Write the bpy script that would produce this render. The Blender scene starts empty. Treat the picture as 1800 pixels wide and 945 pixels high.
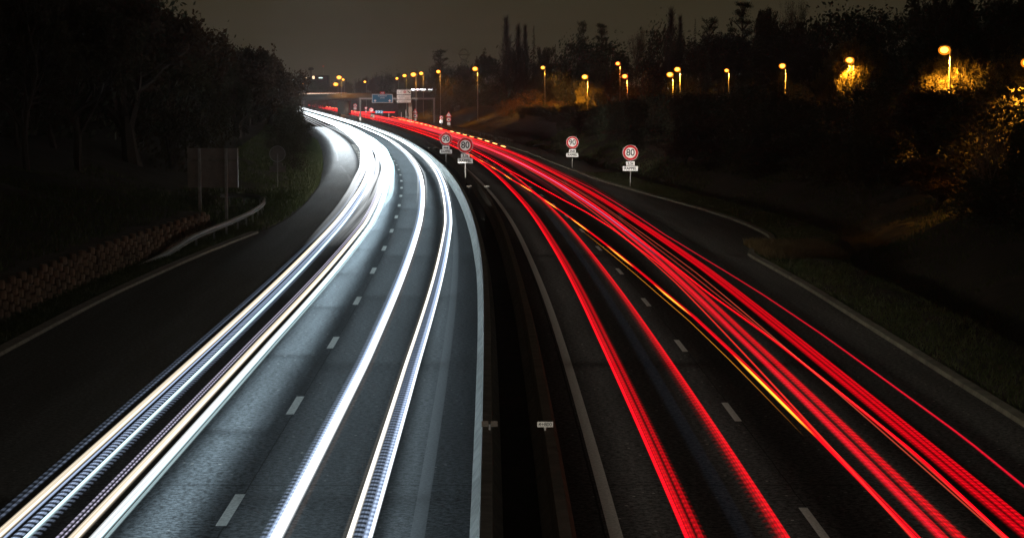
import bpy, math, random
import numpy as np
from mathutils import Vector, Matrix
random.seed(7); rng = np.random.default_rng(7)
R = math.radians
S = bpy.context.scene
COL = S.collection

# ------------------------------------------------------------------ camera
H = 7.9
PITCH = math.degrees(math.atan((472.5 - 160.0) / 3657.0))
cam = bpy.data.cameras.new('camera'); cam.sensor_width = 36.0; cam.lens = 36.0 * 3657.0 / 1800.0
cam.clip_start = 0.5; cam.clip_end = 8000.0
co = bpy.data.objects.new('camera', cam); COL.objects.link(co)
co.location = (0, 0, H); co.rotation_euler = (R(90 - PITCH), 0, 0)
S.camera = co

# ------------------------------------------------------------------ night sky
W = bpy.data.worlds.new('World'); S.world = W; W.use_nodes = True
nt = W.node_tree; nt.nodes.clear()
out = nt.nodes.new('ShaderNodeOutputWorld')
sky = nt.nodes.new('ShaderNodeTexSky'); sky.sky_type = 'NISHITA'; sky.sun_disc = False
sky.sun_elevation = R(-8); sky.sun_rotation = R(200)
b1 = nt.nodes.new('ShaderNodeBackground'); b1.inputs[1].default_value = 0.004
nt.links.new(sky.outputs[0], b1.inputs[0])
tc = nt.nodes.new('ShaderNodeTexCoord'); sp = nt.nodes.new('ShaderNodeSeparateXYZ')
nt.links.new(tc.outputs['Generated'], sp.inputs[0])
rp = nt.nodes.new('ShaderNodeValToRGB')
cr = rp.color_ramp
cr.elements[0].position = 0.0; cr.elements[0].color = (0.054, 0.043, 0.025, 1)
cr.elements[1].position = 1.0; cr.elements[1].color = (0.014, 0.012, 0.010, 1)
e = cr.elements.new(0.045); e.color = (0.035, 0.0280, 0.0150, 1)
e = cr.elements.new(0.20); e.color = (0.017, 0.0140, 0.0095, 1)
nt.links.new(sp.outputs['Z'], rp.inputs[0])
ns = nt.nodes.new('ShaderNodeTexNoise'); ns.inputs['Scale'].default_value = 3.0; ns.inputs['Detail'].default_value = 3
nt.links.new(tc.outputs['Generated'], ns.inputs['Vector'])
mr = nt.nodes.new('ShaderNodeMapRange'); mr.inputs[3].default_value = 0.88; mr.inputs[4].default_value = 1.12
nt.links.new(ns.outputs[0], mr.inputs[0])
b2 = nt.nodes.new('ShaderNodeBackground')
nt.links.new(rp.outputs[0], b2.inputs[0]); nt.links.new(mr.outputs[0], b2.inputs[1])
ad = nt.nodes.new('ShaderNodeAddShader')
nt.links.new(b1.outputs[0], ad.inputs[0]); nt.links.new(b2.outputs[0], ad.inputs[1])
nt.links.new(ad.outputs[0], out.inputs[0])
S.view_settings.view_transform = 'Standard'; S.view_settings.look = 'None'
S.view_settings.exposure = 0.0; S.view_settings.gamma = 1.0
S.view_settings.use_curve_mapping = False
S.render.engine = 'CYCLES'
S.cycles.transparent_max_bounces = 96
S.cycles.max_bounces = 6; S.cycles.volume_bounces = 0
S.cycles.use_denoising = True
S.cycles.sample_clamp_indirect = 4.0
S.cycles.use_light_tree = True

# ------------------------------------------------------------------ helpers
def tag(o, label=None, cat=None, group=None, kind=None):
    if label: o['label'] = label
    if cat: o['category'] = cat
    if group: o['group'] = group
    if kind: o['kind'] = kind
    return o
def empty(name, loc=(0, 0, 0), rz=0):
    o = bpy.data.objects.new(name, None); COL.objects.link(o)
    o.location = loc; o.rotation_euler = (0, 0, rz); o.empty_display_size = 0.3
    return o
def link(name, me, parent=None, loc=None):
    o = bpy.data.objects.new(name, me); COL.objects.link(o)
    if parent: o.parent = parent
    if loc is not None: o.location = loc
    return o
class MB:
    def __init__(s): s.v = []; s.f = []; s.m = []
    def add(s, v, f, m=0):
        b = len(s.v); s.v.extend(v); s.f.extend([tuple(i + b for i in q) for q in f]); s.m.extend([m] * len(f)); return s
    def box(s, x0, x1, y0, y1, z0, z1, m=0):
        v = [(x, y, z) for z in (z0, z1) for y in (y0, y1) for x in (x0, x1)]
        return s.add(v, [(0, 2, 3, 1), (4, 5, 7, 6), (0, 1, 5, 4), (2, 6, 7, 3), (0, 4, 6, 2), (1, 3, 7, 5)], m)
    def tube(s, pts, rad, n=8, m=0, cap=True):
        pts = [Vector(p) for p in pts]
        if not isinstance(rad, (list, tuple)): rad = [rad] * len(pts)
        b = len(s.v)
        for i, p in enumerate(pts):
            t = (pts[min(i + 1, len(pts) - 1)] - pts[max(i - 1, 0)]).normalized()
            a = t.cross(Vector((0, 0, 1)))
            if a.length < 0.05: a = t.cross(Vector((1, 0, 0)))
            a.normalize(); c = t.cross(a).normalized()
            for k in range(n):
                w = 2 * math.pi * k / n
                s.v.append(tuple(p + (a * math.cos(w) + c * math.sin(w)) * rad[i]))
        for i in range(len(pts) - 1):
            for k in range(n):
                k2 = (k + 1) % n
                s.f.append((b + i * n + k, b + i * n + k2, b + (i + 1) * n + k2, b + (i + 1) * n + k)); s.m.append(m)
        if cap:
            s.f.append(tuple(b + k for k in range(n))[::-1]); s.m.append(m)
            s.f.append(tuple(b + (len(pts) - 1) * n + k for k in range(n))); s.m.append(m)
        return s
    def disc_y(s, cx, cz, y0, y1, r, n=32, m=0, r0=0.0):
        """a round plate facing -Y; r0 > 0 makes a ring"""
        ang = [2 * math.pi * k / n for k in range(n)]
        if r0 <= 0:
            v = [(cx + r * math.cos(a), y, cz + r * math.sin(a)) for y in (y0, y1) for a in ang]
            f = [tuple(range(n)), tuple(range(2 * n - 1, n - 1, -1))] + [(k, k + n, (k + 1) % n + n, (k + 1) % n) for k in range(n)]
            return s.add(v, f, m)
        v = [(cx + q * math.cos(a), y, cz + q * math.sin(a)) for y in (y0, y1) for q in (r0, r) for a in ang]
        f = []
        for k in range(n):
            j = (k + 1) % n
            f += [(k, n + k, n + j, j), (2 * n + k, 2 * n + j, 3 * n + j, 3 * n + k), (n + k, 3 * n + k, 3 * n + j, n + j), (k, j, 2 * n + j, 2 * n + k)]
        return s.add(v, f, m)
    def prism_y(s, pts, y0, y1, m=0):
        n = len(pts)
        v = [(x, y, z) for y in (y0, y1) for x, z in pts]
        return s.add(v, [tuple(range(n)), tuple(range(2 * n - 1, n - 1, -1))] + [(k, k + n, (k + 1) % n + n, (k + 1) % n) for k in range(n)], m)
    def mesh(s, name, mats, smooth=False):
        me = bpy.data.meshes.new(name); me.from_pydata(s.v, [], s.f)
        for m in (mats if isinstance(mats, (list, tuple)) else [mats]): me.materials.append(m)
        me.polygons.foreach_set('material_index', s.m)
        if smooth: me.polygons.foreach_set('use_smooth', [True] * len(s.f))
        me.update(); return me
    def build(s, name, mats, parent=None, loc=None, smooth=False):
        return link(name, s.mesh(name, mats, smooth), parent, loc)

def mat(name, col, rough=0.7, metal=0.0, noise=None, bump=None, spec=0.5, translucent=0.0, coord='Object', col2=None):
    m = bpy.data.materials.new(name); m.use_nodes = True
    t = m.node_tree; p = t.nodes['Principled BSDF']
    p.inputs['Base Color'].default_value = (*col, 1); p.inputs['Roughness'].default_value = rough
    p.inputs['Metallic'].default_value = metal; p.inputs['Specular IOR Level'].default_value = spec
    tcn = t.nodes.new('ShaderNodeTexCoord')
    if noise:
        sc, amt = noise
        n = t.nodes.new('ShaderNodeTexNoise'); n.inputs['Scale'].default_value = sc; n.inputs['Detail'].default_value = 6; n.inputs['Roughness'].default_value = 0.65
        t.links.new(tcn.outputs[coord], n.inputs['Vector'])
        mx = t.nodes.new('ShaderNodeValToRGB')
        c2 = col2 if col2 else tuple(min(1, c * (1 + amt)) for c in col)
        mx.color_ramp.elements[0].color = (*[c * (1 - amt) for c in col], 1); mx.color_ramp.elements[0].position = 0.3
        mx.color_ramp.elements[1].color = (*c2, 1); mx.color_ramp.elements[1].position = 0.7
        t.links.new(n.outputs[0], mx.inputs[0]); t.links.new(mx.outputs[0], p.inputs['Base Color'])
    if bump:
        sc, amt = bump
        n = t.nodes.new('ShaderNodeTexNoise'); n.inputs['Scale'].default_value = sc; n.inputs['Detail'].default_value = 4
        t.links.new(tcn.outputs[coord], n.inputs['Vector'])
        bp = t.nodes.new('ShaderNodeBump'); bp.inputs['Strength'].default_value = amt; bp.inputs['Distance'].default_value = 0.05
        t.links.new(n.outputs[0], bp.inputs['Height']); t.links.new(bp.outputs[0], p.inputs['Normal'])
    if translucent:
        tr = t.nodes.new('ShaderNodeBsdfTranslucent'); tr.inputs[0].default_value = (*[min(1, c * 1.5) for c in col], 1)
        mixs = t.nodes.new('ShaderNodeMixShader'); mixs.inputs[0].default_value = translucent
        t.links.new(p.outputs[0], mixs.inputs[1]); t.links.new(tr.outputs[0], mixs.inputs[2])
        t.links.new(mixs.outputs[0], t.nodes['Material Output'].inputs[0])
    return m
def emit(name, col, st):
    m = bpy.data.materials.new(name); m.use_nodes = True; t = m.node_tree; t.nodes.clear()
    e_ = t.nodes.new('ShaderNodeEmission'); e_.inputs[0].default_value = (*col, 1); e_.inputs[1].default_value = st
    o_ = t.nodes.new('ShaderNodeOutputMaterial'); t.links.new(e_.outputs[0], o_.inputs[0]); return m

# ------------------------------------------------------------------ the motorway's alignment (metres; x right, y ahead)
def curve(k, win=17):
    k = np.array(k, float); y = np.arange(-60, 3061, 4.0)
    x = np.interp(y, k[:, 0], k[:, 1])
    w = np.hanning(win); w /= w.sum(); h = win // 2
    xp = np.r_[np.full(h, x[0]), x, np.full(h, x[-1])]
    return y, np.convolve(xp, w, 'valid')
_L = curve([(-60, -4.3), (0, -5.0), (37, -5.29), (77, -5.77), (118, -6.76), (157, -8.33), (194, -10.3), (231, -12.9), (266, -15.8), (310, -19.9), (350, -24), (438, -34), (521, -44.5), (634, -59), (760, -75.5), (1012, -108), (3060, -372)])
_R = curve([(-60, 5.9), (0, 5.7), (37, 5.6), (77, 5.12), (121, 3.95), (159, 2.27), (197, 0.05), (238, -2.75), (264, -4.85), (310, -8.9), (350, -12.9), (438, -22.3), (521, -32.3), (634, -46.5), (760, -63), (1012, -97), (3060, -361)])
_KL = curve([(-60, -15.0), (61, -15.3), (78, -15.5), (97, -15.1), (112, -14.4), (119, -13.9), (130, -13.9), (148, -14.6), (174, -16.1), (210, -19.1), (269, -24.5), (323, -30.1), (385, -37.5), (501, -50.5), (634, -68), (760, -84.5), (1012, -117), (3060, -381)], 7)
_KR = curve([(-60, 12.2), (48, 12.1), (72, 11.9), (84, 11.8), (99, 11.4), (105, 11.1), (108, 13.9), (118, 14.0), (128, 13.5), (139, 12.58), (158, 10.4), (184, 7.6), (204, 6.3), (223, 4.9), (264, 2.2), (316, -2.2), (350, -5.7), (400, -10.5), (460, -15.5), (521, -21.2), (634, -36), (760, -53), (1012, -87), (3060, -351)], 5)
def LC(y): return float(np.interp(y, *_L))
def RC(y): return float(np.interp(y, *_R))
def KL(y): return float(np.interp(y, *_KL))
def KR(y): return float(np.interp(y, *_KR))
def off(C_, y, o):
    """the point o metres to the right of an alignment, square to it"""
    dx = (C_(y + 2) - C_(y - 2)) / 4.0; l = math.hypot(dx, 1)
    return C_(y) + o / l, y - o * dx / l
def BL(y): return 4.85 - 0.75 * min(1, max(0, (y - 90) / 130.0))
def BR(y): return -4.72 + 0.1 * min(1, max(0, (y - 90) / 130.0))
def ss(a, b, t):
    t = min(1, max(0, (t - a) / (b - a))); return t * t * (3 - 2 * t)

def terrain(x, y):
    if x < KL(y):
        d = KL(y) - x
        w = 1 - ss(112, 118, y)
        near = 0.04 if d < 2.2 else 1.40 + (d - 2.3) * 0.22
        if 2.2 <= d < 2.3: near = 0.04 + (d - 2.2) / 0.1 * 1.36
        flat = 3.2 * (1 - ss(150, 175, y)) + 1.2
        far = 0.04 + max(0, d - flat) * 0.34
        z = near * w + far * (1 - w)
        cap = 5.0
        z = z if z < cap else cap + (z - cap) * 0.12
        z = min(z, 9)
    elif x > KR(y):
        d = x - KR(y)
        lo = ss(330, 420, y)
        if d < 3.6: z = 0.04
        elif d < 4.7: z = 0.04 - (d - 3.6) / 1.1 * 0.75 * (1 - lo)
        elif d < 5.6: z = 0.04 - 0.75 * (1 - lo) + (d - 4.7) * 0.25
        else:
            z = (0.04 - 0.75 * (1 - lo)) + 0.225 + (d - 5.6) * 0.36
            z = min(z, 3.8)
            if d > 30: z += (d - 30) * 0.11 * ss(0, 100, y)
            z = min(z, 22)
    else:
        z = 0.0
    far = ss(650, 900, y)
    return z * (1 - far) + far * (0.0 if KL(y) < x < KR(y) else min(z, 4) * .6)

# ------------------------------------------------------------------ materials
def asphalt(name, base, tint, rough=.55, spec=.35):
    m = bpy.data.materials.new(name); m.use_nodes = True; t = m.node_tree; p = t.nodes['Principled BSDF']
    N = lambda k: t.nodes.new(k)
    tcn = N('ShaderNodeTexCoord'); g = N('ShaderNodeTexNoise'); g.inputs['Scale'].default_value = 8; g.inputs['Detail'].default_value = 4; g.inputs['Roughness'].default_value = 0.85
    t.links.new(tcn.outputs['Object'], g.inputs['Vector'])
    r1 = N('ShaderNodeValToRGB'); r1.color_ramp.elements[0].position = 0.41; r1.color_ramp.elements[1].position = 0.60
    r1.color_ramp.elements[0].color = (*[base * c * 0.15 for c in tint], 1); r1.color_ramp.elements[1].color = (*[base * c * 2.7 for c in tint], 1)
    t.links.new(g.outputs[0], r1.inputs[0])
    # broad patches, darker seams, stretched along the road
    uv = N('ShaderNodeUVMap'); mp = N('ShaderNodeMapping'); mp.inputs['Scale'].default_value = (0.9, 0.05, 1)
    t.links.new(uv.outputs[0], mp.inputs[0])
    g2 = N('ShaderNodeTexNoise'); g2.inputs['Scale'].default_value = 1.6; g2.inputs['Detail'].default_value = 6
    t.links.new(mp.outputs[0], g2.inputs['Vector'])
    mrr = N('ShaderNodeMapRange'); mrr.inputs[1].default_value = 0.3; mrr.inputs[2].default_value = 0.7; mrr.inputs[3].default_value = 0.7; mrr.inputs[4].default_value = 1.3
    t.links.new(g2.outputs[0], mrr.inputs[0])
    mul = N('ShaderNodeMixRGB'); mul.blend_type = 'MULTIPLY'; mul.inputs[0].default_value = 1
    t.links.new(r1.outputs[0], mul.inputs[1]); t.links.new(mrr.outputs[0], mul.inputs[2])
    # pale stones
    vo = N('ShaderNodeTexVoronoi'); vo.inputs['Scale'].default_value = 5
    t.links.new(tcn.outputs['Object'], vo.inputs['Vector'])
    lt = N('ShaderNodeMath'); lt.operation = 'LESS_THAN'; lt.inputs[1].default_value = 0.17
    t.links.new(vo.outputs['Distance'], lt.inputs[0])
    sc_ = N('ShaderNodeSeparateColor'); t.links.new(vo.outputs['Color'], sc_.inputs[0])
    gt = N('ShaderNodeMath'); gt.operation = 'GREATER_THAN'; gt.inputs[1].default_value = 0.93
    t.links.new(sc_.outputs[0], gt.inputs[0])
    an = N('ShaderNodeMath'); an.operation = 'MULTIPLY'; t.links.new(lt.outputs[0], an.inputs[0]); t.links.new(gt.outputs[0], an.inputs[1])
    mx = N('ShaderNodeMixRGB'); mx.inputs[2].default_value = (0.34, 0.33, 0.31, 1)
    t.links.new(an.outputs[0], mx.inputs[0]); t.links.new(mul.outputs[0], mx.inputs[1])
    # paving joints: along the lane line and one across
    su = N('ShaderNodeSeparateXYZ'); t.links.new(uv.outputs[0], su.inputs[0])
    w1 = N('ShaderNodeTexNoise'); w1.inputs['Scale'].default_value = 1.2; w1.inputs['Detail'].default_value = 5; t.links.new(tcn.outputs['Object'], w1.inputs['Vector'])
    def seam(src, pos, wid, wob):
        a = N('ShaderNodeMath'); a.operation = 'MULTIPLY_ADD'; a.inputs[1].default_value = wob; a.inputs[2].default_value = -wob * 0.5 - pos
        t.links.new(w1.outputs[0], a.inputs[0])
        b = N('ShaderNodeMath'); b.operation = 'ADD'; t.links.new(a.outputs[0], b.inputs[0]); t.links.new(src, b.inputs[1])
        c = N('ShaderNodeMath'); c.operation = 'ABSOLUTE'; t.links.new(b.outputs[0], c.inputs[0])
        d = N('ShaderNodeMath'); d.operation = 'LESS_THAN'; d.inputs[1].default_value = wid; t.links.new(c.outputs[0], d.inputs[0]); return d.outputs[0]
    s1 = seam(su.outputs[0], 0.07, 0.012, 0.05); s2 = seam(su.outputs[1], 41.4, 0.035, 0.25); s3 = seam(su.outputs[0], -3.9, 0.02, 0.08); s4 = seam(su.outputs[1], 96.0, 0.06, 0.2)
    cur = mx.outputs[0]
    for s_ in (s1, s2, s3, s4):
        q = N('ShaderNodeMixRGB'); q.inputs[2].default_value = (0.006, 0.006, 0.006, 1); t.links.new(s_, q.inputs[0]); t.links.new(cur, q.inputs[1]); cur = q.outputs[0]
    t.links.new(cur, p.inputs['Base Color'])
    p.inputs['Roughness'].default_value = rough; p.inputs['Specular IOR Level'].default_value = spec
    bp = N('ShaderNodeBump'); bp.inputs['Strength'].default_value = 0.7; bp.inputs['Distance'].default_value = 0.02
    t.links.new(g.outputs[0], bp.inputs['Height']); t.links.new(bp.outputs[0], p.inputs['Normal'])
    return m
M_AS_L = asphalt('asphalt_blue_grey', 0.050, (0.92, 1.0, 1.06))
M_AS_R = asphalt('asphalt_warm', 0.040, (1.0, 1.0, 1.0), .85, .15)
def paint_mat(name, col, wear):
    m = mat(name, col, 0.6, noise=(14, wear), bump=(60, 0.3))
    return m
M_PAINT = paint_mat('road_paint', (0.62, 0.62, 0.58), 0.35)
M_PAINTW = paint_mat('worn_road_paint', (0.13, 0.135, 0.14), 0.4)
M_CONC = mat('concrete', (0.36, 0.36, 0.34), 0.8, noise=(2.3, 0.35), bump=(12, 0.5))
M_CONCD = mat('dark_concrete', (0.045, 0.043, 0.042), 0.9, noise=(.6, .3))  # one dark tone for the overpass and the far guard rail
M_CONCB = mat('sodium_brown_concrete', (0.23, 0.19, 0.15), 0.85, noise=(1.6, 0.35), bump=(12, 0.5))  # sodium light on the median barrier put into the brown base colour
M_KERB = mat('kerb_concrete', (0.24, 0.22, 0.19), 0.9, noise=(3, 0.4), bump=(14, 0.5))
M_KERBD = mat('dark_kerb_concrete', (0.11, 0.105, 0.08), 0.9, noise=(1.3, 0.55), bump=(14, 0.5))  # darker green-grey kerb tone for the right side
M_BLOCK = mat('terracotta_concrete', (0.19, 0.125, 0.085), 0.9, noise=(1.1, 0.6), bump=(10, 0.6))
M_SOIL = mat('dark_soil', (0.028, 0.026, 0.023), 0.95, noise=(0.8, 0.6), bump=(4, 0.8))
M_GROUND = mat('rough_grassland', (0.030, 0.034, 0.017), 0.95, noise=(0.5, 0.55), bump=(3, 1.0), col2=(0.042, 0.034, 0.02))
M_GRASS = mat('grass_blades', (0.055, 0.095, 0.025), 0.6, noise=(0.6, 0.5), translucent=0.3, col2=(0.10, 0.095, 0.035))
M_DRY = mat('dry_grass_blades', (0.15, 0.115, 0.055), 0.8, noise=(0.8, 0.4), translucent=0.2)
M_BARK = mat('bark', (0.045, 0.035, 0.026), 0.9, noise=(3, 0.4))
M_BIRCH = mat('pale_bark', (0.20, 0.16, 0.12), 0.9, noise=(5, 0.5))
M_LEAF = mat('dull_leaves', (0.045, 0.040, 0.020), 0.8, noise=(0.7, 0.45), translucent=0.35)
M_BROWN = mat('withered_leaves', (0.06, 0.036, 0.02), 0.8, noise=(0.7, 0.4), translucent=0.3)
M_NEEDLE = mat('conifer_needles', (0.030, 0.038, 0.018), 0.8, noise=(0.9, 0.4), translucent=0.15)
M_GOLD = mat('lamplit_leaves', (0.12, 0.10, 0.035), 0.6, noise=(0.7, 0.4), translucent=0.4)  # lamp glow put into a brighter, yellower leaf colour
M_AMBER = mat('orange_lit_leaves', (0.15, 0.075, 0.03), 0.7, noise=(0.7, 0.5), translucent=0.4)  # orange lamp glow put into the leaf colour of the bushes
M_STEEL = mat('galvanised_steel', (0.50, 0.50, 0.50), 0.30, metal=0.85, noise=(6, 0.2))
M_POST = mat('grey_painted_steel', (0.28, 0.27, 0.25), 0.55, noise=(4, 0.2))
M_ALU = mat('sign_back_aluminium', (0.20, 0.17, 0.15), 0.6, noise=(2, 0.2))
M_WHITE = mat('sign_white', (0.80, 0.80, 0.77), 0.5)
M_RED = mat('sign_red', (0.60, 0.008, 0.014), 0.6, spec=.2)
M_BLACK = mat('sign_black', (0.012, 0.012, 0.013), 0.5)
M_BLUE = mat('sign_blue', (0.0, 0.15, 0.27), 0.6)
M_GREEN = mat('sign_green', (0.03, 0.40, 0.12), 0.5)
M_DARK = mat('dark_facade', (0.018, 0.018, 0.018), 0.9, noise=(0.3, 0.3))
M_LAMPBODY = mat('lamp_housing', (0.12, 0.12, 0.12), 0.5)

# ------------------------------------------------------------------ ground and roads
def strips(name, ys, cols, m, parent=None, kind=None, uvf=None):
    """cols: list of functions y -> (x, y, z); a sheet across them"""
    n = len(cols); v = []; f = []
    for y in ys:
        for c in cols: v.append(c(y))
    for i in range(len(ys) - 1):
        for j in range(n - 1):
            a = i * n + j; f.append((a, a + 1, a + n + 1, a + n))
    me = bpy.data.meshes.new(name); me.from_pydata(v, [], f); me.materials.append(m)
    if uvf:
        uvl = me.uv_layers.new(name='UVMap')
        vi = np.empty(len(me.loops), dtype=np.int32); me.loops.foreach_get('vertex_index', vi)
        uv = np.array([uvf(p) for p in v]); uvl.data.foreach_set('uv', uv[vi].ravel())
    me.update(); o = link(name, me, parent)
    if kind: o['kind'] = kind
    return o
def yrange(a, b, s0=2.0, g=0.012):
    r = [a]
    while r[-1] < b: r.append(r[-1] + s0 + max(0, r[-1]) * g)
    r[-1] = b; return r
YS = yrange(-50, 2000)
DL = [0, .3, .7, 1.2, 2.0, 2.2, 2.3, 3.2, 4.5, 6, 8, 10.5, 14, 18, 24, 32, 45, 65, 100, 160, 260, 420, 600]
DR = [0, .3, .9, 1.8, 2.8, 3.6, 4.2, 4.7, 5.1, 5.6, 7, 9, 11, 13.5, 16.5, 20, 25, 30, 38, 50, 70, 100, 150, 230, 350, 500, 700]
gv = []; gf = []
for y in YS:
    row = []
    for d in reversed(DL): row.append((KL(y) - d, d))
    for fr in (0.12, 0.5): row.append((KL(y) + (LC(y) + 5.2 - KL(y)) * fr, None))
    xa, xb = LC(y) + BL(y) + .25, RC(y) + BR(y) - .25
    row += [(xa, None), ((xa + xb) / 2, 'm'), (xb, None)]
    row.append(((RC(y) + KR(y)) / 2, None))
    for d in DR: row.append((KR(y) + d, d))
    for x, d in row:
        if d is None: z = -0.06
        elif d == 'm': z = -0.22
        else:
            z = terrain(x, y) + (rng.normal() * min(0.22, 0.02 * d) if d > 0.7 else -0.02)
            if d == 0: z = -0.06
        gv.append((x, y, z))
NG = len(row)
for i in range(len(YS) - 1):
    for j in range(NG - 1):
        a = i * NG + j; gf.append((a, a + 1, a + NG + 1, a + NG))
gm = bpy.data.meshes.new('ground'); gm.from_pydata(gv, [], gf); gm.materials.append(M_GROUND)
gm.polygons.foreach_set('use_smooth', [True] * len(gf))
g = link('ground', gm); g['kind'] = 'structure'
# the dark soil of the central reserve lies on the ground sheet
strips('median_soil', YS, [lambda y: (*off(LC, y, BL(y) + .1), -0.04), lambda y: (*off(LC, y, BL(y) + .7), -0.07), lambda y: (*off(RC, y, BR(y) - .7), -0.07), lambda y: (*off(RC, y, BR(y) - .1), -0.04)], M_SOIL, kind='structure')

def uvL(p): return (p[0] - LC(p[1]), p[1])
def uvR(p): return (p[0] - RC(p[1]), p[1])
def interp_cols(fa, fb, n):
    return [(lambda y, k=k: (fa(y) + (fb(y) - fa(y)) * k / (n - 1), y, 0.0)) for k in range(n)]
roadL = strips('left_carriageway', YS, interp_cols(lambda y: KL(y) + .02, lambda y: LC(y) + BL(y) + 0.02, 7), M_AS_L, kind='structure', uvf=uvL)
roadR = strips('right_carriageway', YS, interp_cols(lambda y: RC(y) + BR(y) - 0.02, lambda y: KR(y) - .02, 7), M_AS_R, kind='structure', uvf=uvR)

def marks(name, segs, m, parent):
    """segs: (C, y0, y1, o0, o1, width)"""
    v = []; f = []
    for C_, y0, y1, o0, o1, w in segs:
        n = max(1, int((y1 - y0) / 3.0))
        for i in range(n + 1):
            t = i / n; y = y0 + (y1 - y0) * t; o = o0 + (o1 - o0) * t
            for s_ in (-w / 2, w / 2): v.append((*off(C_, y, o + s_), 0.005))
        b = len(v) - 2 * (n + 1)
        for i in range(n): f.append((b + 2 * i, b + 2 * i + 1, b + 2 * i + 3, b + 2 * i + 2))
    me = bpy.data.meshes.new(name); me.from_pydata(v, [], f); me.materials.append(m)
    return link(name, me, parent)
dL = [37.42 + 13.15 * k for k in range(-3, 60)]
marks('lane_dashes', [(LC, y, y + 3.0, 0, 0, 0.20) for y in dL], M_PAINT, roadL)
dR = [36.1 + 13.4 * k for k in range(-3, 60)]
marks('lane_dashes', [(RC, y, y + 3.0, 0, 0, 0.17) for y in dR], M_PAINT, roadR)
marks('edge_line', [(LC, -20, 900, 3.62, 3.62, 0.26)], M_PAINTW, roadL)
marks('edge_line', [(RC, -20, 900, -3.70, -3.70, 0.24)], M_PAINT, roadR)
marks('merge_dashes', [(LC, y, y + 3.0, -3.75, -3.75, 0.5) for y in [168 + 6.5 * k for k in range(22)]], M_PAINT, roadL)
marks('slip_line', [(LC, 168, 198, -3.9, -5.0, 0.2), (LC, 203, 222, -5.2, -6.0, 0.2), (LC, 236, 300, -6.4, -6.6, 0.2)], M_PAINTW, roadL)
marks('road_arrow', [(LC, 100.2, 100.9, -8.9, -8.9, 1.2)], M_PAINTW, roadL)

# kerbs
def kerb(name, ys, C_, side, w, h, m):
    a = lambda y: (C_(y), y, -0.05); b = lambda y: (C_(y) + side * .03, y, h)
    c = lambda y: (C_(y) + side * w, y, h + .01); d = lambda y: (C_(y) + side * (w + .03), y, -0.05)
    return strips(name, ys, [a, b, c, d], m, kind='structure')
kerb('kerb', yrange(-50, 116), KL, -1, 0.42, 0.10, M_KERB)
kerb('kerb', [y for y in yrange(-50, 640, 2.0, .006)], KR, 1, 0.32, 0.11, M_KERBD)

# ------------------------------------------------------------------ median barriers
def barrier(name, C_, O, face, m, label, y1=1000):
    prof = [(-.30, -.06), (-.30, .06), (-.14, .30), (-.10, .80), (.10, .80), (.14, .30), (.30, .06), (.30, -.06)]
    ys = yrange(-40, y1)
    cols = [(lambda y, px=px, pz=pz: (*off(C_, y, O(y) + px), pz)) for px, pz in prof]
    o = strips(name, ys, cols, m)
    tag(o, label, 'barrier', 'concrete barriers of the central reserve'); return o
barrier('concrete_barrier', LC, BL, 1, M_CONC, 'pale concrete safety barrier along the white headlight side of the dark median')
barrier('concrete_barrier', RC, BR, 1, M_CONCB, 'sodium tinted concrete barrier along the red tail light side of the median')

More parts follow.
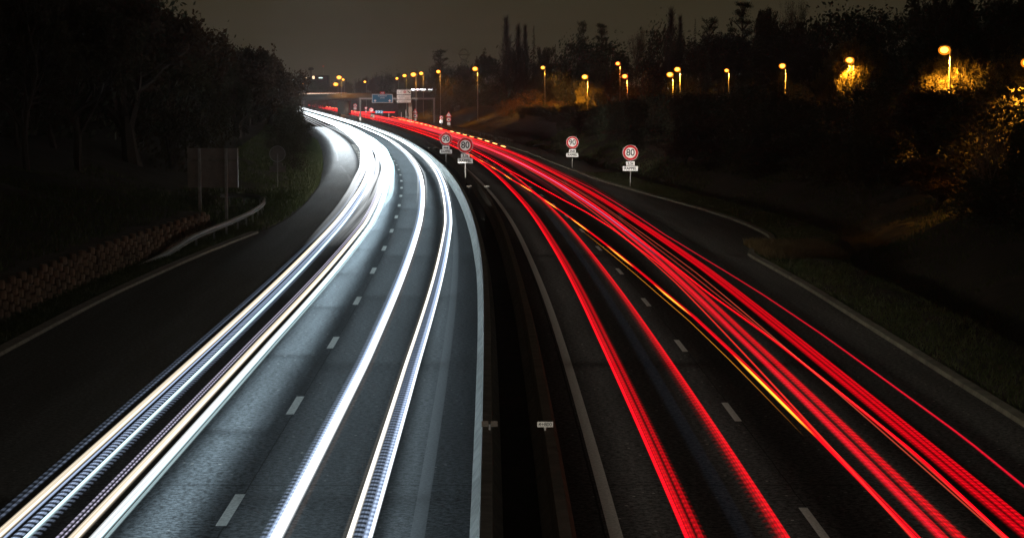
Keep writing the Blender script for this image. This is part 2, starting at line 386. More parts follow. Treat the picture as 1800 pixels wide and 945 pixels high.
# ------------------------------------------------------------------ light trails
def trail_mat(name, col, st, pattern=None, light=True):
    m = bpy.data.materials.new(name); m.use_nodes = True; t = m.node_tree; t.nodes.clear()
    em = t.nodes.new('ShaderNodeEmission'); em.inputs[0].default_value = (*col, 1)
    at = t.nodes.new('ShaderNodeAttribute'); at.attribute_name = 'power'
    mu = t.nodes.new('ShaderNodeMath'); mu.operation = 'MULTIPLY'; mu.inputs[1].default_value = st * 1.8
    t.links.new(at.outputs['Fac'], mu.inputs[0]); cur = mu.outputs[0]
    la = t.nodes.new('ShaderNodeAttribute'); la.attribute_name = 'lat'
    sq = t.nodes.new('ShaderNodeMath'); sq.operation = 'POWER'; sq.inputs[1].default_value = 2; t.links.new(la.outputs['Fac'], sq.inputs[0])
    pr = t.nodes.new('ShaderNodeMapRange'); pr.inputs[1].default_value = 0; pr.inputs[2].default_value = 1; pr.inputs[3].default_value = 1.45; pr.inputs[4].default_value = .02; pr.interpolation_type = 'SMOOTHSTEP'
    t.links.new(sq.outputs[0], pr.inputs[0])
    uvn = t.nodes.new('ShaderNodeUVMap'); mpp = t.nodes.new('ShaderNodeMapping'); mpp.inputs['Scale'].default_value = (55, .018, 1); t.links.new(uvn.outputs[0], mpp.inputs[0])
    nz_ = t.nodes.new('ShaderNodeTexNoise'); nz_.inputs['Scale'].default_value = 1.0; nz_.inputs['Detail'].default_value = 3; t.links.new(mpp.outputs[0], nz_.inputs['Vector'])
    nr = t.nodes.new('ShaderNodeMapRange'); nr.inputs[1].default_value = .3; nr.inputs[2].default_value = .7; nr.inputs[3].default_value = .35; nr.inputs[4].default_value = 1.65; t.links.new(nz_.outputs[0], nr.inputs[0])
    pm_ = t.nodes.new('ShaderNodeMath'); pm_.operation = 'MULTIPLY'; t.links.new(pr.outputs[0], pm_.inputs[0]); t.links.new(nr.outputs[0], pm_.inputs[1])
    pq = t.nodes.new('ShaderNodeMath'); pq.operation = 'MULTIPLY'; t.links.new(pm_.outputs[0], pq.inputs[0]); t.links.new(cur, pq.inputs[1]); cur = pq.outputs[0]
    if pattern:
        per, lo, sk = pattern
        uv = t.nodes.new('ShaderNodeUVMap'); sx = t.nodes.new('ShaderNodeSeparateXYZ'); t.links.new(uv.outputs[0], sx.inputs[0])
        a = t.nodes.new('ShaderNodeMath'); a.operation = 'MULTIPLY_ADD'; a.inputs[1].default_value = sk
        t.links.new(sx.outputs[0], a.inputs[0]); t.links.new(sx.outputs[1], a.inputs[2])
        b = t.nodes.new('ShaderNodeMath'); b.operation = 'MULTIPLY'; b.inputs[1].default_value = 2 * math.pi / per; t.links.new(a.outputs[0], b.inputs[0])
        c = t.nodes.new('ShaderNodeMath'); c.operation = 'SINE'; t.links.new(b.outputs[0], c.inputs[0])
        d = t.nodes.new('ShaderNodeMapRange'); d.inputs[1].default_value = -0.5; d.inputs[2].default_value = 0.6; d.inputs[3].default_value = lo; d.inputs[4].default_value = 1.0
        t.links.new(c.outputs[0], d.inputs[0])
        e2 = t.nodes.new('ShaderNodeMath'); e2.operation = 'MULTIPLY'; t.links.new(d.outputs[0], e2.inputs[0]); t.links.new(cur, e2.inputs[1]); cur = e2.outputs[0]
    ge = t.nodes.new('ShaderNodeNewGeometry'); om = t.nodes.new('ShaderNodeMath'); om.operation = 'SUBTRACT'; om.inputs[0].default_value = 1; t.links.new(ge.outputs['Backfacing'], om.inputs[1])
    fm = t.nodes.new('ShaderNodeMath'); fm.operation = 'MULTIPLY'; t.links.new(om.outputs[0], fm.inputs[0]); t.links.new(cur, fm.inputs[1])
    t.links.new(fm.outputs[0], em.inputs[1])
    tr = t.nodes.new('ShaderNodeBsdfTransparent'); ad_ = t.nodes.new('ShaderNodeAddShader')
    t.links.new(em.outputs[0], ad_.inputs[0]); t.links.new(tr.outputs[0], ad_.inputs[1])
    o_ = t.nodes.new('ShaderNodeOutputMaterial'); t.links.new(ad_.outputs[0], o_.inputs[0])
    m.cycles.emission_sampling = 'FRONT' if light else 'NONE'
    return m
_tm = {}
def TM(col, st, pattern=None, light=True):
    k = (col, st, pattern, light)
    if k not in _tm: _tm[k] = trail_mat('light_trail', col, st, pattern, light)
    return _tm[k]
def lerp(tab, y):
    if not isinstance(tab, (list, tuple)): return tab
    return float(np.interp(y, [a for a, b in tab], [b for a, b in tab]))
def strand(parent, C_, o, h, rw, rh, m, y0=-10, y1=1000, power=1.0, n=7, name='light_streak', wob=0.0):
    ys = [y0]
    while ys[-1] < y1: ys.append(min(y1, ys[-1] + 1.6 + max(0, ys[-1]) * 0.011))
    v = []; f = []; pw = []; uv = []; lat = []; ou = random.uniform(0, 50)
    ph = random.random() * 6
    for y in ys:
        ow = wob * (math.sin(y * .043 + ph) + .5 * math.sin(y * .11 + ph * 2))
        x, yy = off(C_, y, lerp(o, y) + ow); hh = lerp(h, y)
        dx = (C_(y + 2) - C_(y - 2)) / 4.0; l = math.hypot(dx, 1)
        for k in range(n):
            a = math.pi * (1 - k / (n - 1))
            v.append((x + math.cos(a) * 1.12 * lerp(rw, y) / l, yy - math.cos(a) * 1.12 * lerp(rw, y) * dx / l, hh + math.sin(a) * lerp(rh, y)))
            pw.append(lerp(power, y)); uv.append((math.cos(a) * lerp(rw, y), y)); lat.append(math.cos(a))
    for i in range(len(ys) - 1):
        for k in range(n - 1):
            f.append((i * n + k, i * n + k + 1, (i + 1) * n + k + 1, (i + 1) * n + k))
    me = bpy.data.meshes.new(name); me.from_pydata(v, [], f); me.materials.append(m)
    at = me.attributes.new('power', 'FLOAT', 'POINT'); at.data.foreach_set('value', pw)
    at = me.attributes.new('lat', 'FLOAT', 'POINT'); at.data.foreach_set('value', lat)
    ul = me.uv_layers.new(name='UVMap'); vi = np.empty(len(me.loops), dtype=np.int32); me.loops.foreach_get('vertex_index', vi)
    ul.data.foreach_set('uv', np.array(uv)[vi].ravel())
    me.update(); return link(name, me, parent)
def trail(label, group, name='headlight_trail', cat='light trail'):
    o = empty(name, (0, 0, 0)); tag(o, label, cat, group); return o

PW = [(30, .75), (60, .85), (90, 1.1), (130, 1.8), (200, 3.5), (300, 4.5), (450, 3.5), (600, 1.5)]     # headlights dip towards the viewer far away
WARM = (1.0, .86, .66); CYAN = (.68, .94, 1.0); BLU = (.55, .70, 1.0); WHT = (.92, .97, 1.0); ORG = (1.0, .45, .15)
GW = 'white headlight trails on the left carriageway'
A = trail('white headlight trail nearest the dark hard shoulder, outermost of the left carriageway', GW)
Aj = [(33, 0), (66, .02), (114, .1), (220, .1)]
def sh(t, o): return [(y, o + v) for y, v in t]
strand(A, LC, sh(Aj, -3.37), .78, .05, .04, TM(BLU, .05, (.42, .15, 0), False), power=PW, name='dotted_streak')
strand(A, LC, sh(Aj, -3.28), .78, .04, .03, TM(BLU, .10, (.42, .3, 0), False), power=PW, name='dotted_streak')
strand(A, LC, sh(Aj, -3.12), .66, .10, .06, TM(WARM, .42), power=PW)
strand(A, LC, sh(Aj, -3.08), .66, .045, .03, TM(WARM, .6, None, False), power=PW)
strand(A, LC, sh(Aj, -2.97), .66, .03, .03, TM(BLU, .45, None, False), power=PW)
strand(A, LC, sh(Aj, -2.82), .62, .10, .04, TM(BLU, .34, (.34, .08, .3), False), power=PW, name='rung_streak')
strand(A, LC, sh(Aj, -2.64), .64, .055, .04, TM(CYAN, .75), power=PW)
strand(A, LC, sh(Aj, -2.53), .64, .08, .03, TM(BLU, .10, (.34, .02, .3), False), power=PW, name='dotted_streak')
B = trail('white headlight trail second from the left, with a thin dotted upper edge', GW)
Bj = [(33, 0), (60, .1), (85, .3), (114, .5), (170, .35), (260, .4)]
strand(B, LC, sh(Bj, -2.06), .72, .03, .03, TM((.8, .75, 1), .35, (.3, .25, .4), False), power=PW, name='dotted_streak')
strand(B, LC, sh(Bj, -1.98), .72, .02, .02, TM((.8, .75, 1), .45, (.3, .3, .4), False), power=PW, name='dotted_streak')
strand(B, LC, sh(Bj, -1.84), .66, .10, .06, TM(WARM, .46), power=PW)
strand(B, LC, sh(Bj, -1.80), .66, .045, .04, TM((1, .88, .7), .6, None, False), power=PW)
strand(B, LC, sh(Bj, -1.52), .64, .10, .05, TM(WHT, .50), power=PW)
strand(B, LC, sh(Bj, -1.45), .64, .05, .04, TM(CYAN, .75, None, False), power=PW)
strand(B, LC, sh(Bj, -1.34), .64, .04, .03, TM(CYAN, .25, None, False), power=PW)
Cc = trail('white headlight trail just right of the broken lane line, fringed with orange', GW)
Cj = [(33, 1.44), (55, 1.6), (114, 1.66), (300, 1.64)]
strand(Cc, LC, sh(Cj, -.20), .64, .09, .03, TM(BLU, .12, (.34, .02, .5), False), power=PW, name='dotted_streak')
strand(Cc, LC, sh(Cj, -.09), .66, .08, .05, TM(BLU, .45, (.34, .6, .5), False), power=PW)
strand(Cc, LC, sh(Cj, 0.0), .66, .11, .06, TM(WHT, .55), power=PW)
strand(Cc, LC, sh(Cj, .05), .66, .05, .05, TM((1, 1, 1), .9, None, False), power=PW)
strand(Cc, LC, sh(Cj, .17), .62, .05, .04, TM(ORG, .012, None, False), power=PW)
D = trail('white headlight trail nearest the concrete barrier, a bright pair joined by blue rungs', GW)
Dj = [(33, 2.80), (55, 2.86), (90, 3.08), (114, 3.22), (300, 3.30)]
strand(D, LC, sh(Dj, -.17), .66, .05, .04, TM((1, .95, .85), .95), power=PW)
strand(D, LC, sh(Dj, -.24), .66, .06, .03, TM(WARM, .02, None, False), power=PW)
strand(D, LC, sh(Dj, 0.0), .62, .15, .05, TM(BLU, .15, (.36, .1, .9), False), power=PW, name='rung_streak')
strand(D, LC, sh(Dj, .12), .66, .08, .05, TM(BLU, .42, (.36, .5, .9)), power=PW)
strand(D, LC, sh(Dj, .17), .66, .035, .03, TM(WHT, .9, None, False), power=PW)
# farther up the road the beams of the whole queue run together
FP = [(95, 0), (130, .25), (180, 1.2), (260, 3), (340, 4), (450, 3.5), (600, 1.5)]
F = trail('dazzling band of merged white headlights where the left carriageway comes round the bend', GW)
for o_ in (-3.65, -3.3, -2.9, -2.5, -2.1, -1.75, -1.4, -1.05, -.7):
    strand(F, LC, [(95, -2.4 + (o_ + 2.2) * .6), (140, o_ * 1.0), (1000, o_)], .68 + random.uniform(-.04, .12), .20, .06, TM(WHT if o_ < -1 else CYAN, .5, None, True), 95, 1000, FP, wob=.08)
for o_ in (1.3, 1.55, 1.9, 2.9, 3.15, 3.5):
    strand(F, LC, o_, .68, .08, .05, TM(WHT, .30, None, True), 130, 1000, [(130, 0), (200, .8), (300, 2), (600, 4)], wob=.06)
S1 = trail('short white trail of headlights coming off the slip road by the left verge', GW)
for o_, q in ((-6.0, .4), (-6.9, .3), (-5.0, .5)):
    strand(S1, LC, [(330, o_ + 1.0), (420, o_), (700, o_)], .68, .09, .05, TM(WHT, .5, None, True), 330, 640, [(330, 0), (400, 2 * q), (640, 6 * q)])

# red tail lights
RED = (1.0, .002, .011); PINK = (1.0, .02, .07); HOT = (1.0, .10, .05); AMB = (1.0, .36, .025)
GR = 'red tail light trails on the right carriageway'
PR = [(30, .62), (60, .62), (120, .72), (250, 1.0), (500, 1.1), (1000, 1.1)]
R1 = trail('red tail light trail nearest the median, with fine rungs', GR, 'tail_light_trail')
R1j = [(33, -2.70), (60, -2.74), (150, -2.68), (200, -2.5), (300, -2.4)]
strand(R1, RC, sh(R1j, -.12), .85, .035, .04, TM(RED, 1.1), power=PR)
strand(R1, RC, sh(R1j, -.04), .85, .07, .05, TM(RED, .45, (.40, .72, -1.0), False), power=PR)
strand(R1, RC, sh(R1j, .10), .85, .06, .05, TM(RED, .34, (.40, .5, -1.0), False), power=PR)
strand(R1, RC, sh(R1j, .16), .85, .05, .03, TM(RED, .07, (.40, .05, -1.0), False), power=PR, name='rung_streak')
R2 = trail('red tail light trail second from the median, soft and combed', GR, 'tail_light_trail')
R2j = [(33, -1.28), (80, -1.34), (150, -1.36), (200, -1.12), (300, -1.0)]
strand(R2, RC, sh(R2j, 0), .85, .10, .05, TM(RED, .38, (.42, .55, -.8)), power=PR)
strand(R2, RC, sh(R2j, .06), .85, .04, .04, TM(RED, .35, (.42, .7, -.8), False), power=PR)
strand(R2, RC, sh(R2j, -.12), .85, .08, .03, TM(RED, .04, (.42, .05, -.8), False), power=PR, name='rung_streak')
gh = strand(trail('faint blue grey sheen of a passing car between the two red trails by the median', 'faint car streaks on the right carriageway', 'car_streak'), RC, -1.95, .95, .16, .06, TM((.3, .45, .7), .003, None, False), power=[(30, .8), (60, 1), (110, 1), (130, 0)], y1=130)
R3 = trail('thin red trail swerving across the lane line, broken by amber indicator flashes', GR, 'tail_light_trail')
R3o = [(33, .84), (42, .76), (55, .62), (65, .46), (73, .24), (93, -.2), (104, -.46), (125, -.96), (146, -1.38), (166, -1.8), (218, -2.2), (300, -2.3)]
strand(R3, RC, R3o, .80, .035, .035, TM(RED, .9), power=PR)
strand(R3, RC, sh(R3o, .07), .80, .03, .03, TM(RED, .5, None, False), power=PR)
for y0, y1 in ((42, 55.5), (65, 76), (83, 95), (104, 116), (124, 136), (145, 158), (165, 177), (186, 197), (206, 216), (225, 234)):
    a = strand(R3, RC, sh(R3o, -.06), .84, [(y0, .006), (y0 + 3, .042), (y1 - 3, .042), (y1, .008)], .03, TM(AMB, 1.15), y0, y1, [(y0, 0.0), (y0 + 3, 1), (y1 - 4, 1), (y1, 0)], name='indicator_flash')
strand(R3, RC, sh(R3o, -.14), .70, .012, .012, TM(AMB, .35, None, False), 43, 110, [(43, 0), (56, 1), (95, 1), (110, 0)], name='indicator_flash')
R3b = trail('red trail drifting from the lane line into the outer lane', GR, 'tail_light_trail')
strand(R3b, RC, [(33, 1.0), (84, 1.15), (107, .85), (121, .51), (136, 0.0), (158, -.53), (184, -.93), (217, -1.03), (300, -1.1)], .82, .05, .04, TM(RED, .8), 60, 1000, [(60, 0), (95, .8), (120, 1.1), (300, 1.6)])
R4 = trail('broad red trail with a dark seam just right of the lane line', GR, 'tail_light_trail')
R4o = [(33, 1.36), (60, 1.33), (90, 1.40), (140, 1.24), (217, 1.2), (300, 1.2)]
strand(R4, RC, sh(R4o, -.14), .85, .11, .05, TM(RED, .50, (.42, .7, 1.1)), power=PR)
strand(R4, RC, sh(R4o, -.16), .85, .06, .05, TM(PINK, .12, None, False), power=PR)
strand(R4, RC, sh(R4o, .13), .85, .10, .05, TM(RED, .50, (.42, .6, 1.1), False), power=PR)
strand(R4, RC, sh(R4o, .22), .85, .06, .03, TM(RED, .07, (.42, .02, 1.1), False), power=PR, name='rung_streak')
strand(R4, RC, [(33, .80), (77, 1.02), (124, .95), (300, .9)], .80, .03, .03, TM((1, .03, .02), .6), power=PR)
strand(R4, RC, sh(R4o, -.02), .9, .04, .03, TM((.9, .3, .7), .5, None, False), 85, 400, [(85, 0), (110, .5), (200, 1), (400, 1)])
R5 = trail('slim red trail between the two broad ones', GR, 'tail_light_trail')
strand(R5, RC, [(33, 2.26), (40, 2.36), (49, 2.25), (59, 2.11), (73, 1.75), (95, 1.6), (300, 1.6)], .82, .05, .04, TM(RED, .8), power=PR)
strand(R5, RC, [(33, 2.36), (45, 2.42), (73, 2.1), (95, 2.0), (300, 2.0)], .74, .02, .02, TM((1, .07, .04), .35, None, False), power=PR)
R6 = trail('broadest red trail, a close double band farther out than the slim one', GR, 'tail_light_trail')
R6o = [(33, 2.66), (60, 2.66), (82, 2.68), (116, 2.50), (171, 2.48), (212, 2.6), (300, 2.6)]
strand(R6, RC, sh(R6o, -.13), .88, .085, .05, TM(RED, .50, (.30, .62, 1.0)), power=PR)
strand(R6, RC, sh(R6o, 0.03), .88, .07, .05, TM(RED, .50, (.30, .62, 1.0), False), power=PR)
strand(R6, RC, sh(R6o, .15), .88, .06, .05, TM(RED, .55, (.30, .5, 1.0)), power=PR)
strand(R6, RC, sh(R6o, -.38), .76, .018, .018, TM((1, .12, .06), .4, None, False), power=PR)
R7 = trail('thin dim red trail along the dark outer shoulder', GR, 'tail_light_trail')
strand(R7, RC, [(33, 3.55), (42, 3.74), (60, 3.72), (72, 3.6), (87, 3.33), (103, 3.1), (123, 3.12), (150, 3.25), (177, 3.05), (300, 3.0)], .82, .035, .035, TM((1, .006, .03), .45), power=PR)
R8 = trail('bundle of red trails converging in the distance, edged with flashing amber', GR, 'tail_light_trail')
for o_, q, c in ((-1.8, .5, RED), (-.6, .4, RED), (.4, .45, PINK), (.1, .3, PINK), (1.0, .5, HOT), (1.7, .6, RED), (2.0, .5, PINK), (3.0, .6, RED), (3.3, .5, RED), (2.3, .4, HOT)):
    strand(R8, RC, o_, .85, .09, .05, TM(c, q, None, o_ == 1.7), 120, 1000, [(120, 0), (200, .15), (260, .7), (400, 1.5), (1000, 2.0)], wob=.1)
strand(R8, RC, [(330, 3.1), (400, 4.0), (480, 5.2), (560, 6.6)], .85, .10, .06, TM(RED, 1.0), 320, 560, [(320, 0), (360, 1.5), (560, 3)])
strand(R8, RC, [(330, 2.7), (400, 3.2), (480, 4.2), (570, 5.6)], .85, .08, .06, TM(HOT, 1.0), 320, 570, [(320, 0), (360, 1.5), (570, 3)])
y = 255
while y < 500:
    L_ = 7 + (y - 255) * .01
    if not 356 < y < 366: strand(R8, RC, 3.4 if y < 300 else 3.2, .98, .14, .09, TM((1, .38, .10), 2.6), y, y + L_, 1.0, name='indicator_flash')
    y += 13.5
y = 660
while y < 900:
    strand(R8, RC, 2.2, 1.0, .22, .14, TM((1, .3, .12), 3.0), y, y + 12, 1.0, name='indicator_flash'); y += 26
R9 = trail('thin far red line of an exit road behind the small signs', GR, 'tail_light_trail')
v9 = MB().tube([(-56.0, 700, .8), (-45, 712, .7), (-36, 716, .6), (-28, 716, .5)], [.12, .12, .09, .03], 6)
me9 = v9.mesh('light_streak', TM((1, .02, .02), 1.0, None, False)); a_ = me9.attributes.new('power', 'FLOAT', 'POINT'); a_.data.foreach_set('value', [1.6] * len(me9.vertices)); link('light_streak', me9, R9)
R10 = trail('crimson glow at the far left end of the red trails under the overpass', GR, 'tail_light_trail')
for dz in (0, .8):
    strand(R10, RC, -2 + dz * 3, .9 + dz * .5, .5, .35, TM((1, .01, .04), .8), 900, 1010, [(900, .6), (1000, 2), (1010, 2)])

# added area lamps in place of dipped headlights, lighting lanes, barriers and verges
def beam(x, y, z, lx, ly, rz, power, col=(.86, .95, 1.0), spread=110, tilt=0):
    l = bpy.data.lights.new('added_beam_light', 'AREA'); l.shape = 'RECTANGLE'; l.size = lx; l.size_y = ly
    l.energy = power; l.color = col; l.spread = R(spread)
    o = bpy.data.objects.new('added_beam_light', l); COL.objects.link(o); o.location = (x, y, z); o.rotation_euler = (0, R(tilt), rz)
    return o
def beams(o, tab, step=20, y0=20, y1=560, spread=110, tilt=0, col=(.86, .95, 1.0), z=.6, C_=None, lx=.12):
    C_ = C_ or LC
    y = y0
    while y < y1:
        x, yy = off(C_, y + step / 2, o); dx = (C_(y + step) - C_(y)) / step
        beam(x, yy, z, lx, step * .98, math.atan2(-dx, 1), lerp(tab, y + step / 2) * step, col, spread, tilt); y += step
COOL = (.68, .88, 1.0)
beams(-1.15, [(20, 5.2), (60, 8.5), (100, 15), (150, 24), (220, 40), (300, 38), (480, 16)], 14, y1=480, spread=112, tilt=-6, col=COOL, lx=.9)
beams(1.2, [(20, 3.4), (60, 3.4), (100, 5.5), (150, 9), (220, 13), (300, 13), (480, 6)], y1=480, spread=160, col=COOL, lx=2.2)
beams(3.2, [(20, 2.2), (60, 2.2), (100, 2.6), (150, 3.2), (220, 4), (300, 5), (480, 3)], y1=480, spread=160, tilt=-35, col=COOL, lx=.5)
beams(3.5, [(20, .9), (100, 1.3), (200, 2.2), (480, 2)], y1=480, spread=100, tilt=-80, col=COOL, lx=.12)
beams(-2.9, [(20, .10), (80, .12), (120, .6), (170, 4), (220, 12), (300, 18), (480, 12)], y1=480, spread=150, lx=.6)
beams(-5.6, [(90, .05), (130, .7), (170, 3.5), (200, 10), (240, 34), (300, 75), (460, 50)], 7, 90, 460, 168, 6, lx=2.6)
beams(-3.5, [(40, .40), (110, .75), (150, 2.0), (180, 5.0), (260, 8)], 20, 40, 260, 64, 80, (1, .88, .70), lx=.15)  # added warm fill for the left grass, block wall and bank
for o_ in (-2.9, -.6, 2.2):
    beams(o_, [(20, .55), (500, .5)], 40, 20, 420, 150, 0, (1, .86, .72), .7, RC, lx=.8)  # added fill that offsets the red on the right carriageway
beams(4.2, [(20, .35), (500, .35)], 20, 20, 420, 150, -50, (1, .93, .76), .75, RC)  # added fill towards the right verge

beams(4.4, [(20, 1.1), (200, 1.9), (420, 2.2)], 20, 20, 420, 70, -80, (1, .93, .74), .8, RC)  # added low fill aimed sideways at the right verge and bank
# ------------------------------------------------------------------ street lamps
LABLAMP = []
SOD = (1.0, .40, .035)
def lamp_head_mesh():
    b = MB().tube([(0.15, 0, .05), (-.15, 0, .09), (-.55, 0, .10), (-.72, 0, .06)], [.06, .12, .15, .05], 8)
    d = MB()
    n, k = 12, 8
    v = []; f = []
    for i in range(k + 1):
        a = math.pi * (i / k - .5)
        for j in range(n):
            w = 2 * math.pi * j / n; v.append((-.34 + .36 * math.cos(w) * math.cos(a), .30 * math.sin(w) * math.cos(a), -.04 - .27 * math.sin(a)))
    for i in range(k):
        for j in range(n): f.append((i * n + j, i * n + (j + 1) % n, (i + 1) * n + (j + 1) % n, (i + 1) * n + j))
    f.append(tuple(range(n)))
    d.add(v, f)
    return b.mesh('lamp_housing', M_LAMPBODY, True), d
HOUS, DIFF = lamp_head_mesh()
def glow_mat(name, col):
    m = bpy.data.materials.new(name); m.use_nodes = True; t = m.node_tree; t.nodes.clear()
    e_ = t.nodes.new('ShaderNodeEmission'); e_.inputs[0].default_value = (*col, 1); e_.inputs[1].default_value = .55
    tr = t.nodes.new('ShaderNodeBsdfTransparent'); a_ = t.nodes.new('ShaderNodeAddShader'); o_ = t.nodes.new('ShaderNodeOutputMaterial')
    t.links.new(e_.outputs[0], a_.inputs[0]); t.links.new(tr.outputs[0], a_.inputs[1]); t.links.new(a_.outputs[0], o_.inputs[0]); m.cycles.emission_sampling = 'NONE'; return m
GLOW = glow_mat('lamp_halo_glow', (1.0, .26, .01)); GLOW_R = glow_mat('lamp_halo_glow', (1.0, .12, .01))
def street_lamp(px, py, Y, label, power=1.0, base=None, col=SOD, size=1.0, arm=1, light=True):
    """px, py: where the head was measured in the photograph; Y: its distance"""
    s_ = 3657.0 / Y
    x = (px - 900) / s_; z = H + (160 - py) / s_
    xb = x + .45 * size
    zb = terrain(xb, Y) if base is None else base
    t = empty('street_lamp', (xb, Y, zb)); tag(t, label, 'street lamp', 'sodium street lamps along the road above')
    hh = z - zb
    MB().tube([(0, 0, -.3), (0, 0, hh * .5), (0, 0, hh - .1), (-.04, 0, hh + .05), (-.12, 0, hh + .08)], [.11, .09, .08, .07, .06], 8).build('pole', M_POST, t, smooth=True)
    h = link('lamp_housing', HOUS, t, (-.08, 0, hh + .17 * size)); h.scale = (size * .8,) * 3
    em = emit('sodium_glass', (1.0, .36, .035) if col == SOD else (1, .25, .03), 5.5 + 3.5 * power)
    em.cycles.emission_sampling = 'NONE'
    d = DIFF.build('lamp_glass', em, t, (-.08, 0, hh)); d.scale = (size * .70,) * 3; d.location.x -= .075 * size
    halo_shell = DIFF.build('lamp_halo', GLOW_R if 'reddish' in label else GLOW, t, (-.08, 0, hh)); halo_shell.scale = (size * 1.12,) * 3; halo_shell.location.x += .085 * size  # added glowing shell that gives the lamp its orange halo
    if light:
        l = bpy.data.lights.new('sodium_light', 'SPOT'); far_reach = 1020 < px < 1030; l.energy = 9000 * power * (2.6 if far_reach else 1); l.color = col; l.shadow_soft_size = .15
        l.spot_size = R(176 if far_reach else 146); l.spot_blend = .6
        lo = bpy.data.objects.new('sodium_light', l); COL.objects.link(lo); lo.parent = t; lo.rotation_euler = (0, R(15 if far_reach else -22), 0); lo.location = (-.08 - .4 * size, 0, hh - .50 * size)
    return t
LAMPS = [
 (1654, 88, 150, 'large glowing lamp on a tall pole at upper right, second lamp from the right edge', 1.0, None, 1.15),
 (1489, 106, 208, 'lamp half buried in lit golden leaves, third from the right edge', 1.1, None, 1.2),
 (1372, 116, 245, 'lamp on its own among black trees, fourth from the right edge', .8, None, 1.1),
 (1275, 124, 300, 'small dim lamp between the single lamp and the close pair', .3, None, .9),
 (1188, 122, 340, 'upper right lamp of the close pair', 1.0, None, 1.4),
 (1175, 131, 365, 'lower left lamp of the close pair, on a long lit pole', 1.2, None, 1.6),
 (1096, 134, 410, 'lamp on a lit pole just below the reddish lamp', 1.1, None, 1.6),
 (1026, 135, 425, 'lamp on a long lit pole beside the golden round tree', 1.4, None, 1.7),
 (1084, 112, 440, 'small reddish orange lamp standing higher than its neighbours', .6, None, 1.4),
 (953, 119, 480, 'solitary lamp high above the orange lit bush', .5, None, 1.4),
 (834, 121, 470, 'lamp right of the broad cedar and the faint pylon', .7, None, 1.7),
 (770, 126, 560, 'lamp below the broad flat cedar', .5, None, 1.6),
 (740, 129, 600, 'lamp right of the brightest lamp above the white road sign', .4, None, 1.7),
 (726, 131, 600, 'brightest lamp above the white road sign', .8, None, 2.2),
 (711, 133, 640, 'small lamp left of the brightest lamp above the white road sign', .3, None, 1.7),
 (698, 138, 700, 'tiny lamp above the blue motorway sign, right of it', .2, None, 1.4),
 (642, 144, 740, 'tiny lamp between the overpass lamps and the blue sign', .2, None, 1.3),
 (596, 136, 636, 'tall lamp standing on the overpass', .8, 6.6, 2.1),
 (590, 148, 800, 'lamp low behind the overpass, left of the tall one', .5, None, 2.6),
 (604, 140, 860, 'tiny lamp just right of the tall overpass lamp', .15, None, 1.5),
 (531, 148, 760, 'lamp at the very edge of the left woodland', .4, None, 2.0),
]
for (px, py, Y, lab, pw, base, sz) in LAMPS:
    street_lamp(px, py, Y, lab, pw, base, SOD if 'reddish' not in lab else (1.0, .25, .03), sz, 1, light=(Y < 660))
street_lamp(1800, 110, 118, 'lamp at the right edge of the view glowing through bright foliage', 1.0, None, SOD, 1.0)

# ------------------------------------------------------------------ plants
def rot_about(v, axis, a): return Matrix.Rotation(a, 3, axis) @ v
def branch_tree(seed, levels=5, spread=.62, up=.35, leaf=0.035, nleaf=3, kids=(3, 4), trunk=.32, leafp=.8, gnarl=.18, ratio=(.62, .82), first=None):
    rd = random.Random(seed); T = MB(); Cn = MB()
    def quad(mb, p, s_):
        a = Vector((rd.gauss(0, 1), rd.gauss(0, 1), rd.gauss(0, 1))).normalized(); b = a.orthogonal().normalized(); c = a.cross(b)
        l = s_ * rd.uniform(.6, 1.3); w = l * rd.uniform(.4, .7)
        mb.add([tuple(p + b * l), tuple(p + c * w), tuple(p - b * l), tuple(p - c * w)], [(0, 1, 2, 3)], 1)
    def grow(p, d, L, r, lev):
        n = 3 if lev < 2 else 2; pts = [p]; q = p
        for i in range(n):
            d = (d + Vector((rd.gauss(0, gnarl), rd.gauss(0, gnarl), rd.gauss(0, gnarl) + up * .15))).normalized()
            q = q + d * L / n; pts.append(q)
        rr = [r * (1 - .4 * i / n) for i in range(n + 1)]
        (T if lev == 0 else Cn).tube(pts, rr, 6 if lev == 0 else (4 if lev < 3 else 3), 0, False)
        if lev >= levels - 1:
            for k in range(nleaf):
                if rd.random() < leafp: quad(Cn, q + Vector((rd.gauss(0, .009), rd.gauss(0, .009), rd.gauss(0, .009))), leaf)
        if lev < levels:
            nk = rd.randint(*kids) if lev > 0 else (first or kids[1] + 2)
            for k in range(nk):
                ax = d.orthogonal().normalized(); ax = rot_about(ax, d, rd.uniform(0, 6.283))
                nd = rot_about(d, ax, spread * rd.uniform(.55, 1.35)); nd = (nd + Vector((0, 0, up * .35))).normalized()
                st = pts[rd.randint(max(1, len(pts) - 2), len(pts) - 1)]
                grow(st, nd, L * rd.uniform(*ratio), r * .52, lev + 1)
            if lev >= 1:
                grow(q, d, L * rd.uniform(*ratio), r * .55, lev + 1)
    grow(Vector((0, 0, -.02)), Vector((0, 0, 1)), trunk, .022, 0)
    return T, Cn
def normalise(T, Cn):
    zs = max(v[2] for v in Cn.v); xs = sorted(abs(v[0]) for v in Cn.v)[int(len(Cn.v) * .97)]
    k = 1 / zs; kx = 0.5 / xs
    for mb in (T, Cn):
        mb.v = [(v[0] * kx, v[1] * kx, v[2] * k) for v in mb.v]
    return T, Cn
